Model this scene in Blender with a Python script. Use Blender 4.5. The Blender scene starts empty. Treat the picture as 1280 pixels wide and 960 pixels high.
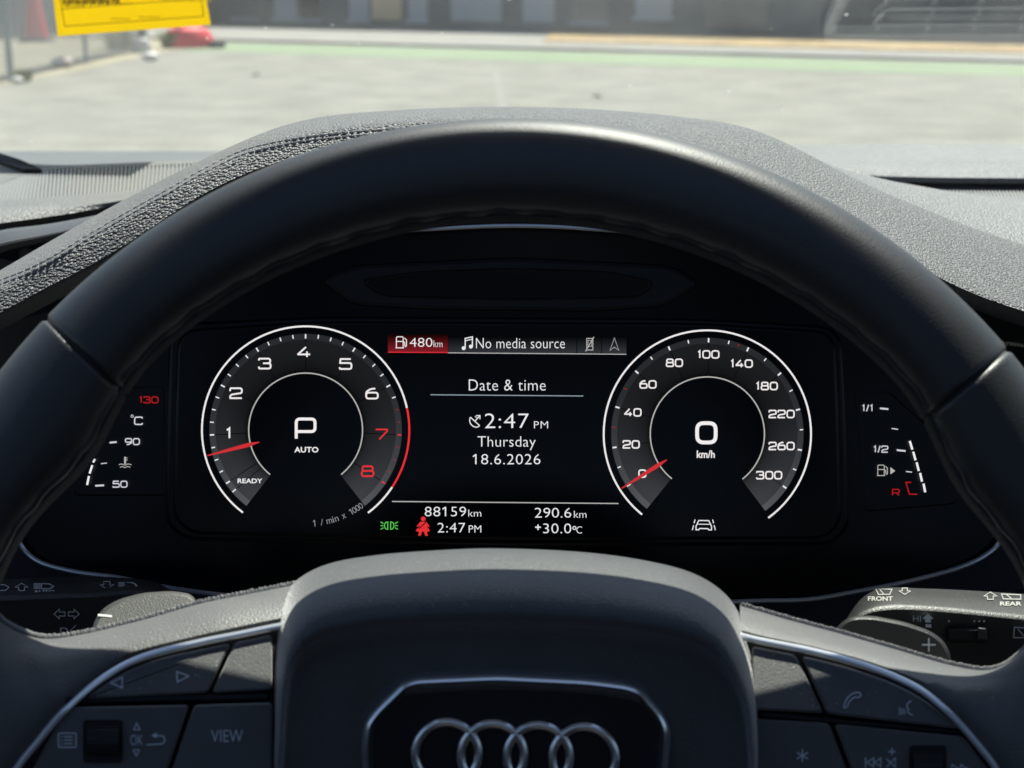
import bpy, math, random
from mathutils import Vector
R = math.radians
random.seed(7)
S = bpy.context.scene
COL = S.collection

# ------------------------------------------------------------------ camera, light, exposure
PITCH, FPX, EYE = 16.0, 1858.0, 1.40
cam = bpy.data.cameras.new('camera'); camo = bpy.data.objects.new('camera', cam); COL.objects.link(camo)
camo.location = (0, 0, EYE); camo.rotation_euler = (R(90 - PITCH), 0, 0)
cam.sensor_width = 36.0; cam.lens = 36.0 * FPX / 1280.0
cam.clip_start = 0.01; cam.clip_end = 600
cam.dof.use_dof = True; cam.dof.focus_distance = 0.60; cam.dof.aperture_fstop = cam.lens / 3.1
S.camera = camo
SUN_EL, SUN_AZ = 60.0, 20.0            # degrees above the horizon, degrees to the right of straight ahead
EXPOSURE = 1.12
w = bpy.data.worlds.new('World'); S.world = w; w.use_nodes = True
nt = w.node_tree; bgn = nt.nodes['Background']
sky = nt.nodes.new('ShaderNodeTexSky'); sky.sky_type = 'NISHITA'; sky.sun_disc = False
sky.sun_elevation = R(SUN_EL); sky.sun_rotation = R(SUN_AZ)
nt.links.new(sky.outputs[0], bgn.inputs[0]); bgn.inputs[1].default_value = 0.062
sl = bpy.data.lights.new('sun', 'SUN'); sl.energy = 5.0; sl.angle = R(0.53); sl.color = (1.0, 0.95, 0.87)
so = bpy.data.objects.new('sun', sl); COL.objects.link(so)
sdir = Vector((math.sin(R(SUN_AZ)) * math.cos(R(SUN_EL)), math.cos(R(SUN_AZ)) * math.cos(R(SUN_EL)), math.sin(R(SUN_EL))))
so.rotation_euler = sdir.to_track_quat('Z', 'Y').to_euler(); so.location = (3, 8, 20)
S.view_settings.view_transform = 'Standard'; S.view_settings.look = 'None'
S.view_settings.exposure = EXPOSURE; S.view_settings.gamma = 1.0; S.view_settings.use_curve_mapping = False
S.cycles.use_denoising = True
S.cycles.max_bounces = 8; S.cycles.transparent_max_bounces = 16
EM = 1.0 / 2 ** EXPOSURE

# ------------------------------------------------------------------ placing points in the car
cp, sp = math.cos(R(PITCH)), math.sin(R(PITCH))
def W(px, py, d):
    x = (px - 640) / FPX * d; v = (480 - py) / FPX * d
    return Vector((x, d * cp + v * sp, EYE + v * cp - d * sp))
def H(px, py, z):
    """where the sight line of a point of the photograph meets the level z"""
    p = W(px, py, 1.0) - Vector((0, 0, EYE)); t = (z - EYE) / p.z
    return Vector((0, 0, EYE)) + p * t
def G(px, py): return H(px, py, 0.0)

# ------------------------------------------------------------------ materials
def newmat(name):
    m = bpy.data.materials.new(name); m.use_nodes = True
    n = m.node_tree; return m, n, n.nodes['Principled BSDF']
def pmat(name, col, rough=0.5, metal=0.0, spec=0.5, sheen=0.0, coat=0.0):
    m, n, b = newmat(name)
    b.inputs['Base Color'].default_value = (*col, 1); b.inputs['Roughness'].default_value = rough
    b.inputs['Metallic'].default_value = metal; b.inputs['Specular IOR Level'].default_value = spec
    if sheen: b.inputs['Sheen Weight'].default_value = sheen; b.inputs['Sheen Roughness'].default_value = 0.5
    if coat: b.inputs['Coat Weight'].default_value = coat; b.inputs['Coat Roughness'].default_value = 0.05
    return m
def grain(m, scale, strength, dist, kind='voronoi', dust=None, var=None):
    """leather / moulded-plastic grain as bump, optional dust specks and a slow colour variation"""
    n = m.node_tree; b = n.nodes['Principled BSDF']; L = n.links.new
    tc = n.nodes.new('ShaderNodeTexCoord')
    hts = []
    if kind == 'voronoi':
        no = n.nodes.new('ShaderNodeTexNoise'); no.inputs['Scale'].default_value = scale * 0.7; L(tc.outputs['Object'], no.inputs['Vector'])
        mx = n.nodes.new('ShaderNodeMixRGB'); mx.inputs[0].default_value = 0.30 / scale; L(tc.outputs['Object'], mx.inputs[1]); L(no.outputs['Color'], mx.inputs[2])
        v = n.nodes.new('ShaderNodeTexVoronoi'); v.feature = 'SMOOTH_F1'; v.inputs['Smoothness'].default_value = 0.1
        v.inputs['Scale'].default_value = scale; L(mx.outputs[0], v.inputs['Vector']); h = v.outputs['Distance']
    else:
        v = n.nodes.new('ShaderNodeTexNoise'); v.inputs['Scale'].default_value = scale; v.inputs['Detail'].default_value = 3
        L(tc.outputs['Object'], v.inputs['Vector']); h = v.outputs['Fac']
    bp = n.nodes.new('ShaderNodeBump'); bp.inputs['Strength'].default_value = strength; bp.inputs['Distance'].default_value = dist
    if kind == 'voronoi': bp.invert = True
    L(h, bp.inputs['Height']); L(bp.outputs['Normal'], b.inputs['Normal'])
    base = tuple(b.inputs['Base Color'].default_value)
    src = None
    if var:
        nz = n.nodes.new('ShaderNodeTexNoise'); nz.inputs['Scale'].default_value = var[0]; nz.inputs['Detail'].default_value = 4
        L(tc.outputs['Object'], nz.inputs['Vector'])
        mp = n.nodes.new('ShaderNodeMapRange'); mp.inputs[1].default_value = 0.3; mp.inputs[2].default_value = 0.7
        mp.inputs[3].default_value = 1 - var[1]; mp.inputs[4].default_value = 1 + var[1]; L(nz.outputs['Fac'], mp.inputs[0])
        mu = n.nodes.new('ShaderNodeVectorMath'); mu.operation = 'SCALE'; mu.inputs[0].default_value = base[:3]; L(mp.outputs[0], mu.inputs['Scale']); src = mu.outputs[0]
    if dust:
        sc, thr, colr = dust
        vd = n.nodes.new('ShaderNodeTexVoronoi'); vd.inputs['Scale'].default_value = sc; L(tc.outputs['Object'], vd.inputs['Vector'])
        lt = n.nodes.new('ShaderNodeMath'); lt.operation = 'LESS_THAN'; L(vd.outputs['Distance'], lt.inputs[0])
        sx = n.nodes.new('ShaderNodeSeparateColor'); L(vd.outputs['Color'], sx.inputs[0])
        sz = n.nodes.new('ShaderNodeMath'); sz.operation = 'MULTIPLY'; sz.inputs[1].default_value = thr; L(sx.outputs[0], sz.inputs[0]); L(sz.outputs[0], lt.inputs[1])
        ge = n.nodes.new('ShaderNodeNewGeometry'); sn = n.nodes.new('ShaderNodeSeparateXYZ'); L(ge.outputs['True Normal'], sn.inputs[0])
        up_ = n.nodes.new('ShaderNodeMapRange'); up_.inputs[1].default_value = .62; up_.inputs[2].default_value = .85; L(sn.outputs[2], up_.inputs[0])
        ml = n.nodes.new('ShaderNodeMath'); ml.operation = 'MULTIPLY'; L(lt.outputs[0], ml.inputs[0]); L(up_.outputs[0], ml.inputs[1])
        mc = n.nodes.new('ShaderNodeMixRGB'); L(ml.outputs[0], mc.inputs[0]); mc.inputs[1].default_value = base; mc.inputs[2].default_value = (*colr, 1)
        if src: L(src, mc.inputs[1])
        src = mc.outputs[0]
    if src: L(src, b.inputs['Base Color'])
    return m
def emat(name, col, k=1.0):
    m, n, b = newmat(name)
    b.inputs['Base Color'].default_value = (0.0, 0.0, 0.0, 1); b.inputs['Roughness'].default_value = 0.6; b.inputs['Specular IOR Level'].default_value = 0.0
    b.inputs['Emission Color'].default_value = (*col, 1); b.inputs['Emission Strength'].default_value = k * EM
    return m
M = {}
M['cowl'] = grain(pmat('grained_dash_vinyl', (0.058, 0.061, 0.066), 0.55, spec=0.6, sheen=0.3), 820, 1.0, 0.0012, dust=(900, 0.16, (0.5, 0.5, 0.48)), var=(30, 0.12))
M['dash'] = grain(pmat('grained_dash_plastic', (0.075, 0.078, 0.079), 0.50, spec=0.7, sheen=0.32), 720, 0.8, 0.0010, dust=(700, 0.14, (0.5, 0.5, 0.48)), var=(25, 0.1))
M['ribs'] = grain(pmat('ribbed_grille_plastic', (0.15, 0.155, 0.155), 0.45, spec=.7, sheen=0.3), 800, 0.2, 0.0004)
M['ribbase'] = pmat('grille_base', (.045, .047, .047), .6)
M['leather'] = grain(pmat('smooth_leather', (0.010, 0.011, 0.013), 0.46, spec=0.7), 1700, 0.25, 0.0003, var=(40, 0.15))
M['leather_lit'] = grain(pmat('sunlit_spoke_leather', (0.066, 0.067, 0.066), 0.45, spec=0.6, sheen=0.6), 1300, 0.25, 0.0004, dust=(750, 0.14, (0.4, 0.4, 0.38)), var=(60, 0.15))  # lighter copy of the rim leather, sunlight put into its colour
M['airbag'] = grain(pmat('airbag_cover_plastic', (0.040, 0.042, 0.045), 0.45, spec=0.6, sheen=0.6), 1300, 0.4, 0.0005, dust=(800, 0.17, (0.32, 0.32, 0.31)), var=(50, 0.15))
M['button'] = grain(pmat('button_plastic', (0.060, 0.061, 0.061), 0.48, spec=0.5, sheen=0.5), 2000, 0.3, 0.0003, dust=(700, 0.15, (0.5, 0.5, 0.48)), var=(60, 0.15))
M['stalk'] = grain(pmat('stalk_plastic', (0.024, 0.025, 0.026), 0.45, spec=0.5), 1800, 0.3, 0.0003, dust=(800, 0.12, (0.3, 0.3, 0.28)))
M['paddle'] = grain(pmat('paddle_plastic', (0.05, 0.05, 0.049), 0.5, spec=0.45), 1800, 0.3, 0.0003, dust=(700, 0.14, (0.3, 0.3, 0.28)))
M['black'] = pmat('black_plastic', (0.006, 0.0065, 0.008), 0.55, spec=0.3)
M['gap'] = pmat('dark_gap', (0.008, 0.008, 0.009), 0.6, spec=0.25)
M['piano'] = pmat('gloss_black_panel', (0.003, 0.0035, 0.005), 0.25, spec=0.22)
M['piano2'] = pmat('satin_black_trim', (0.006, 0.007, 0.009), 0.45, spec=0.35)
M['chrome'] = pmat('satin_chrome', (0.85, 0.87, 0.90), 0.28, metal=.8)
M['chrome2'] = pmat('bright_chrome', (0.98, 0.98, 0.99), 0.28, metal=1.0)
M['roller'] = pmat('knurled_roller', (.03, .031, .034), .4)
M['thread'] = pmat('grey_thread', (0.30, 0.30, 0.30), 0.8)
M['thread_dark'] = pmat('black_thread', (0.03, 0.031, 0.033), 0.7)
M['print'] = pmat('printed_symbol', (0.62, 0.68, 0.74), 0.6)
M['print_mid'] = pmat('printed_symbol_grey', (0.36, 0.36, 0.34), 0.6)
M['print_hi'] = pmat('printed_symbol_pale', (0.66, 0.66, 0.64), 0.6)
M['cloth'] = pmat('headliner_cloth', (0.05, 0.05, 0.055), 0.9)
M['cabin'] = pmat('cabin_trim', (0.03, 0.03, 0.032), 0.8)
M['vent'] = pmat('vent_plastic', (0.06, 0.065, 0.075), 0.5)
M['e_white'] = emat('lit_white', (0.86, 0.87, 0.88))
M['e_soft'] = emat('lit_soft_white', (0.62, 0.63, 0.70))
M['e_num'] = emat('lit_numeral', (0.90, 0.86, 0.86))
M['e_grey'] = emat('lit_grey', (0.30, 0.31, 0.32))
M['e_dim'] = emat('lit_dim_grey', (0.055, 0.06, 0.065))
M['e_line'] = emat('lit_line', (0.48, 0.47, 0.45))
M['e_blue'] = emat('lit_blue_line', (0.30, 0.36, 0.42))
M['e_red'] = emat('lit_red', (0.80, 0.032, 0.040))
M['e_redd'] = emat('lit_dark_red', (0.38, 0.012, 0.016))
M['e_needle'] = emat('lit_needle_red', (0.62, 0.030, 0.038))
M['e_green'] = emat('lit_green', (0.10, 0.55, 0.09))
M['e_radial'] = emat('lit_dark_line', (0.002, 0.002, 0.003))  # near-black lines of the display graphics
def dialmat():
    m, n, b = newmat('lit_dial_face'); at = n.nodes.new('ShaderNodeAttribute'); at.attribute_name = 'level'
    b.inputs['Base Color'].default_value = (0, 0, 0, 1); b.inputs['Specular IOR Level'].default_value = 0
    n.links.new(at.outputs['Color'], b.inputs['Emission Color']); b.inputs['Emission Strength'].default_value = EM
    return m
M['e_dial'] = dialmat()
def pane_mat():
    m = bpy.data.materials.new('windscreen_glass'); m.use_nodes = True; n = m.node_tree; n.nodes.clear(); L = n.links.new
    out = n.nodes.new('ShaderNodeOutputMaterial'); tr = n.nodes.new('ShaderNodeBsdfTransparent'); tr.inputs[0].default_value = (0.955, 0.985, 0.965, 1)
    gl = n.nodes.new('ShaderNodeBsdfGlossy'); gl.inputs['Roughness'].default_value = 0.0
    lwt = n.nodes.new('ShaderNodeLayerWeight'); p5 = n.nodes.new('ShaderNodeMath'); p5.operation = 'POWER'; p5.inputs[1].default_value = 5; L(lwt.outputs['Facing'], p5.inputs[0])
    fr = n.nodes.new('ShaderNodeMath'); fr.operation = 'MULTIPLY_ADD'; fr.inputs[1].default_value = .96; fr.inputs[2].default_value = .04; L(p5.outputs[0], fr.inputs[0])
    m1 = n.nodes.new('ShaderNodeMixShader'); L(fr.outputs[0], m1.inputs[0]); L(tr.outputs[0], m1.inputs[1]); L(gl.outputs[0], m1.inputs[2])
    df = n.nodes.new('ShaderNodeBsdfDiffuse'); df.inputs[0].default_value = (0.75, 0.76, 0.74, 1)
    tl = n.nodes.new('ShaderNodeBsdfTranslucent'); tl.inputs[0].default_value = (0.75, 0.76, 0.74, 1)
    ad = n.nodes.new('ShaderNodeMixShader'); ad.inputs[0].default_value = 0.5; L(df.outputs[0], ad.inputs[1]); L(tl.outputs[0], ad.inputs[2])
    lwt.inputs['Blend'].default_value = .5
    tc = n.nodes.new('ShaderNodeTexCoord'); v = n.nodes.new('ShaderNodeTexVoronoi'); v.inputs['Scale'].default_value = 55; L(tc.outputs['Object'], v.inputs['Vector'])
    sx = n.nodes.new('ShaderNodeSeparateColor'); L(v.outputs['Color'], sx.inputs[0])
    pw = n.nodes.new('ShaderNodeMath'); pw.operation = 'POWER'; pw.inputs[1].default_value = 6; L(sx.outputs[0], pw.inputs[0])
    sz = n.nodes.new('ShaderNodeMath'); sz.operation = 'MULTIPLY'; sz.inputs[1].default_value = 0.085; L(pw.outputs[0], sz.inputs[0])
    lt = n.nodes.new('ShaderNodeMath'); lt.operation = 'LESS_THAN'; L(v.outputs['Distance'], lt.inputs[0]); L(sz.outputs[0], lt.inputs[1])
    nz = n.nodes.new('ShaderNodeTexNoise'); nz.inputs['Scale'].default_value = 9; nz.inputs['Detail'].default_value = 5; L(tc.outputs['Object'], nz.inputs['Vector'])
    mp = n.nodes.new('ShaderNodeMapRange'); mp.inputs[1].default_value = 0.35; mp.inputs[2].default_value = 0.75; mp.inputs[3].default_value = 0.014; mp.inputs[4].default_value = 0.042; L(nz.outputs['Fac'], mp.inputs[0])
    ml = n.nodes.new('ShaderNodeMath'); ml.operation = 'MULTIPLY'; ml.inputs[1].default_value = 0.55; L(lt.outputs[0], ml.inputs[0])
    mx = n.nodes.new('ShaderNodeMath'); mx.operation = 'MAXIMUM'; L(ml.outputs[0], mx.inputs[0]); L(mp.outputs[0], mx.inputs[1])
    m2 = n.nodes.new('ShaderNodeMixShader'); L(mx.outputs[0], m2.inputs[0]); L(m1.outputs[0], m2.inputs[1]); L(ad.outputs[0], m2.inputs[2])
    L(m2.outputs[0], out.inputs[0]); return m
M['pane'] = pane_mat()

# ------------------------------------------------------------------ object helpers
def tag(o, label=None, cat=None, group=None, kind=None):
    if label: o['label'] = label
    if cat: o['category'] = cat
    if group: o['group'] = group
    if kind: o['kind'] = kind
    return o
def thing(name, loc, label, cat, group=None, kind=None):
    o = bpy.data.objects.new(name, None); o.location = loc; o.empty_display_size = 0.05; COL.objects.link(o)
    return tag(o, label, cat, group, kind)
def worldloc(o):
    v = Vector(o.location)
    while o.parent: o = o.parent; v += Vector(o.location)
    return v
def mk(name, verts, faces, mat, parent=None, smooth=True, sharp=35, loc=None, levels=None):
    base = worldloc(parent) if parent else Vector((0, 0, 0))
    off = Vector(loc) if loc is not None else base
    me = bpy.data.meshes.new(name)
    me.from_pydata([tuple(Vector(v) - off) for v in verts], [], faces); me.validate()
    me.materials.append(mat)
    if smooth:
        me.polygons.foreach_set('use_smooth', [True] * len(me.polygons)); me.set_sharp_from_angle(angle=R(sharp))
    if levels:
        a = me.color_attributes.new('level', 'FLOAT_COLOR', 'POINT')
        for i, c in enumerate(levels): a.data[i].color = (*c, 1)
    me.update()
    o = bpy.data.objects.new(name, me); COL.objects.link(o)
    if parent: o.parent = parent
    o.location = off - base
    return o
class MB:
    def __init__(s): s.v = []; s.f = []
    def add(s, v, f):
        n = len(s.v); s.v += list(v); s.f += [tuple(i + n for i in q) for q in f]; return s
    def grid(s, rows, cu=False, cv=False, caps=False):
        m = len(rows[0]); n = len(rows); v = [p for r in rows for p in r]; f = []
        for i in range(n if cu else n - 1):
            for j in range(m if cv else m - 1):
                a = i * m + j; b = i * m + (j + 1) % m; i2 = (i + 1) % n
                f.append((a, b, i2 * m + (j + 1) % m, i2 * m + j))
        if caps: f.append(tuple(reversed(range(m)))); f.append(tuple((n - 1) * m + k for k in range(m)))
        return s.add(v, f)
    def box(s, c, size, ax=None):
        c = Vector(c); ax = ax or (Vector((1, 0, 0)), Vector((0, 1, 0)), Vector((0, 0, 1)))
        h = [ax[k] * size[k] / 2 for k in range(3)]
        v = [c + h[0] * a + h[1] * b + h[2] * e for a in (-1, 1) for b in (-1, 1) for e in (-1, 1)]
        return s.add(v, [(0, 1, 3, 2), (4, 6, 7, 5), (0, 4, 5, 1), (2, 3, 7, 6), (0, 2, 6, 4), (1, 5, 7, 3)])
    def tube(s, pts, r, seg=8, closed=False, caps=True, flat=1.0, up=None):
        pts = [Vector(p) for p in pts]; n = len(pts); rows = []
        for i, p in enumerate(pts):
            a = pts[(i - 1) % n] if (closed or i) else p; b = pts[(i + 1) % n] if (closed or i < n - 1) else p
            t = (b - a).normalized(); u = up or (Vector((0, 0, 1)) if abs(t.z) < 0.95 else Vector((1, 0, 0)))
            x = t.cross(u).normalized(); y = x.cross(t).normalized(); rr = r(i / (n - 1)) if callable(r) else r
            rows.append([p + x * math.cos(2 * math.pi * k / seg) * rr + y * math.sin(2 * math.pi * k / seg) * rr * flat for k in range(seg)])
        return s.grid(rows, cu=closed, cv=True, caps=caps and not closed)
    def build(s, name, mat, parent=None, **k): return mk(name, s.v, s.f, mat, parent, **k)
def cr(pts, n, closed=False):
    """smooth curve through points (Catmull-Rom), n samples per span"""
    out = []; m = len(pts); P = [Vector(p) for p in pts]
    for i in range(m if closed else m - 1):
        if closed: a, b, c, d = P[(i - 1) % m], P[i], P[(i + 1) % m], P[(i + 2) % m]
        else:
            b, c = P[i], P[i + 1]; a = P[i - 1] if i else b * 2 - c; d = P[i + 2] if i + 2 < m else c * 2 - b
        for k in range(n):
            t = k / n
            out.append(0.5 * ((2 * b) + (c - a) * t + (2 * a - 5 * b + 4 * c - d) * t * t + (3 * b - a - 3 * c + d) * t ** 3))
    if not closed: out.append(P[-1])
    return out
def V2(a): return Vector((a[0], a[1]))
def interp(pts, x):
    """monotone-in-x smooth interpolation"""
    P = pts; i = 0
    if x <= P[0][0]: i = 0
    else:
        while i < len(P) - 2 and x > P[i + 1][0]: i += 1
    def sl(j):
        if j <= 0: return (P[1][1] - P[0][1]) / (P[1][0] - P[0][0])
        if j >= len(P) - 1: return (P[-1][1] - P[-2][1]) / (P[-1][0] - P[-2][0])
        a = (P[j][1] - P[j - 1][1]) / (P[j][0] - P[j - 1][0]); b = (P[j + 1][1] - P[j][1]) / (P[j + 1][0] - P[j][0])
        return (a + b) / 2
    x0, y0, x1, y1 = P[i][0], P[i][1], P[i + 1][0], P[i + 1][1]; h = x1 - x0; t = (x - x0) / h
    if t < 0: return y0 + sl(i) * (x - x0)
    if t > 1: return y1 + sl(i + 1) * (x - x1)
    m0, m1 = sl(i) * h, sl(i + 1) * h
    return (2*t**3-3*t*t+1)*y0 + (t**3-2*t*t+t)*m0 + (-2*t**3+3*t*t)*y1 + (t**3-t*t)*m1
def rnd(pts, r, closed=True, n=5):
    """round the corners of a polygon / polyline"""
    out = []; m = len(pts)
    for i in range(m):
        p = V2(pts[i])
        if not closed and i in (0, m - 1): out.append(p); continue
        a = V2(pts[(i - 1) % m]) - p; b = V2(pts[(i + 1) % m]) - p
        k = min(r, a.length * 0.48, b.length * 0.48)
        if k < 1e-6: out.append(p); continue
        s = p + a.normalized() * k; e = p + b.normalized() * k
        for j in range(n + 1):
            t = j / n; out.append(s * (1 - t) ** 2 + p * 2 * t * (1 - t) + e * t * t)
    return out
def ribbon(pts, wd, closed=False):
    """2D strip along a line: returns verts, faces"""
    P = [V2(p) for p in pts]; n = len(P); v = []; f = []
    for i in range(n):
        a = P[(i - 1) % n] if (closed or i) else None; b = P[(i + 1) % n] if (closed or i < n - 1) else None
        d1 = (P[i] - a).normalized() if a is not None and (P[i] - a).length > 1e-9 else None
        d2 = (b - P[i]).normalized() if b is not None and (b - P[i]).length > 1e-9 else None
        d1 = d1 if d1 is not None else d2; d2 = d2 if d2 is not None else d1
        n1 = Vector((-d1.y, d1.x)); n2 = Vector((-d2.y, d2.x)); mm = n1 + n2
        mm = mm.normalized() if mm.length > 1e-6 else n1
        k = wd / 2 / max(0.45, mm.dot(n1)); v += [P[i] + mm * k, P[i] - mm * k]
    for i in range(n if closed else n - 1):
        j = (i + 1) % n; f.append((2 * i, 2 * i + 1, 2 * j + 1, 2 * j))
    return v, f
class Mark:
    """flat printed or lit marks on a surface, drawn in the photograph's pixel units and laid on the surface D(px,py)"""
    def __init__(s, D): s.D = D if callable(D) else (lambda x, y: D); s.v = []; s.f = []
    def add(s, v, f):
        n = len(s.v); s.v += [V2(p) for p in v]; s.f += [tuple(i + n for i in q) for q in f]; return s
    def line(s, pts, wd, closed=False, r=0, n=5):
        if r: pts = rnd(pts, r, closed, n)
        return s.add(*ribbon(pts, wd, closed))
    def poly(s, pts): return s.add(pts, [tuple(range(len(pts)))])
    def arc(s, c, rad, a0, a1, wd, n=64):
        return s.line([(c[0] + rad * math.cos(R(a0 + (a1 - a0) * i / n)), c[1] - rad * math.sin(R(a0 + (a1 - a0) * i / n))) for i in range(n + 1)], wd)
    def circle(s, c, rad, wd, n=28):
        return s.line([(c[0] + rad * math.cos(2 * math.pi * i / n), c[1] + rad * math.sin(2 * math.pi * i / n)) for i in range(n)], wd, True)
    def disc(s, c, rad, n=18): return s.poly([(c[0] + rad * math.cos(2 * math.pi * i / n), c[1] + rad * math.sin(2 * math.pi * i / n)) for i in range(n)])
    def text(s, txt, x0, y0, x1, y1, rot=0.0, bold=-0.012, space=1.0):
        """fit the text into the box x0..x1 across, y0 (top) .. y1 (baseline, or lowest point) down"""
        v, f = glyphs(txt, bold, space)
        ax, bx = min(p[0] for p in v), max(p[0] for p in v); ay, by = min(p[1] for p in v), max(p[1] for p in v)
        cx, cy = (x0 + x1) / 2, (y0 + y1) / 2; c, sn = math.cos(R(rot)), math.sin(R(rot)); o = []
        for p in v:
            u = ((p[0] - ax) / (bx - ax) - 0.5) * (x1 - x0); q = (0.5 - (p[1] - ay) / (by - ay)) * (y1 - y0)
            o.append((cx + u * c - q * sn, cy + u * sn + q * c))
        return s.add(o, f)
    def digits(s, txt, cx, cy, h, wd, gap, st):
        ws = [DW.get(ch, 1.0) * wd for ch in txt]; x = cx - (sum(ws) + gap * (len(txt) - 1)) / 2
        for ch, cw in zip(txt, ws):
            for pts, closed, r in DG[ch]:
                s.line([(x + p[0] * cw + 0, cy + h / 2 - p[1] * h) for p in pts], st, closed, r * h)
            x += cw + gap
        return s
    def build(s, name, mat, parent, lift=0.0):
        return mk(name, [W(p.x, p.y, s.D(p.x, p.y) - lift) for p in s.v], s.f, mat, parent, smooth=False)
_gc = {}
def glyphs(txt, bold=0.0, space=1.0):
    k = (txt, bold, space)
    if k not in _gc:
        cu = bpy.data.curves.new('t', 'FONT'); cu.body = txt; cu.size = 1; cu.offset = bold; cu.space_character = space; cu.resolution_u = 3
        ob = bpy.data.objects.new('t', cu); COL.objects.link(ob)
        dg = bpy.context.evaluated_depsgraph_get(); me = bpy.data.meshes.new_from_object(ob.evaluated_get(dg))
        vs, fs = [(v.co.x, v.co.y) for v in me.vertices], [tuple(p.vertices) for p in me.polygons]
        if '1' in txt:
            par = list(range(len(vs)))
            def fnd(q):
                while par[q] != q: q = par[q]
                return q
            for f in fs:
                for q in f[1:]: par[fnd(q)] = fnd(f[0])
            isl = {}
            for q in range(len(vs)): isl.setdefault(fnd(q), []).append(q)
            for ids in isl.values():
                if len(ids) != 4: continue
                xl, xr = min(vs[q][0] for q in ids), max(vs[q][0] for q in ids); yb_, yt_ = min(vs[q][1] for q in ids), max(vs[q][1] for q in ids); hh_ = yt_ - yb_
                if hh_ < 3 * (xr - xl) or hh_ < .3: continue
                n0 = len(vs); vs += [(xl + .01, yt_), (xl + .01, yt_ - .15 * hh_), (xl - .22 * hh_, yt_ - .30 * hh_), (xl - .22 * hh_, yt_ - .17 * hh_)]; fs.append((n0 + 3, n0 + 2, n0 + 1, n0))
        _gc[k] = (vs, fs)
        bpy.data.objects.remove(ob); bpy.data.curves.remove(cu); bpy.data.meshes.remove(me)
    return _gc[k]
# wide numerals of the dials as strokes in a unit box: (points, closed, corner radius)
DW = {'1': 0.42, '/': 0.45, '.': 0.2, '4': 1.05}
DG = {
 '0': [([(0, 0), (1, 0), (1, 1), (0, 1)], True, .34)],
 '1': [([(.1, .80), (.62, 1), (.62, 0)], False, 0)],
 '2': [([(.0, .72), (.0, 1), (1, 1), (1, .50), (.62, .46), (.12, .36), (0, .22), (0, -.06)], False, .22), ([(0, 0), (1.0, 0)], False, 0)],
 '3': [([(.0, .82), (.0, 1), (.96, 1), (.96, .54), (.35, .53)], False, .22), ([(.35, .53), (1, .53), (1, 0), (0, 0), (0, .2)], False, .24)],
 '4': [([(.66, 1), (.0, .26), (1.0, .26)], False, .05), ([(.74, .56), (.74, 0)], False, 0)],
 '5': [([(.94, 1), (.07, 1), (.02, .56)], False, .03), ([(-.02, .60), (1, .60), (1, 0), (0, 0), (0, .18)], False, .22)],
 '6': [([(0, 0), (1, 0), (1, .60), (0, .60)], True, .26), ([(.78, 1), (.38, .98), (0, .66), (0, .3)], False, .3)],
 '7': [([(0, 1), (1.0, 1), (.98, .84), (.30, 0)], False, .10)],
 '8': [([(0, 0), (1, 0), (1, .53), (0, .53)], True, .22), ([(.06, .53), (.94, .53), (.94, 1), (.06, 1)], True, .22)],
 '9': [([(0, .40), (1, .40), (1, 1), (0, 1)], True, .26), ([(1, .6), (1, .3), (.55, .02), (.2, 0)], False, .3)],
 'P': [([(0, 0), (0, 1), (1, 1), (1, .36), (0.05, .36)], False, .20)],
 'R': [([(0, 0), (0, 1), (1, 1), (1, .40), (0.05, .40)], False, .20), ([(.55, .40), (1, 0)], False, 0)],
 '/': [([(.1, -.05), (.9, 1.05)], False, 0)],
}
def slab(name, outline, D, thick, mat, parent, bev=3.0, bevd=0.0012, loc=None, inset2=None):
    """solid plate: outline in pixel units, front face on D(px,py), bevelled front edge, real thickness"""
    P = [V2(p) for p in outline]; n = len(P); D = D if callable(D) else (lambda x, y, d=D: d)
    area = sum(P[i].x * P[(i + 1) % n].y - P[(i + 1) % n].x * P[i].y for i in range(n))
    def inset(b):
        out = []
        for i in range(n):
            d1 = (P[i] - P[i - 1]); d2 = (P[(i + 1) % n] - P[i]); d1 = d1.normalized() if d1.length else d2.normalized(); d2 = d2.normalized() if d2.length else d1
            m = (Vector((-d1.y, d1.x)) + Vector((-d2.y, d2.x)));  m = m.normalized() if m.length > 1e-6 else Vector((-d1.y, d1.x))
            out.append(P[i] + m * b * (1 if area > 0 else -1))
        return out
    q1, q2 = inset(bev * 0.3), inset(bev)
    mb = MB(); rows = [[W(p.x, p.y, D(p.x, p.y) + thick) for p in P], [W(p.x, p.y, D(p.x, p.y) + bevd) for p in P],
                       [W(p.x, p.y, D(p.x, p.y) + bevd * 0.3) for p in q1], [W(p.x, p.y, D(p.x, p.y)) for p in q2]]
    mb.grid(rows, cv=True); k = len(mb.v) - n
    mb.f.append(tuple(range(k, k + n)))
    o = mb.build(name, mat, parent, loc=loc); o.data.polygons[len(o.data.polygons) - 1].use_smooth = False
    return o

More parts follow.
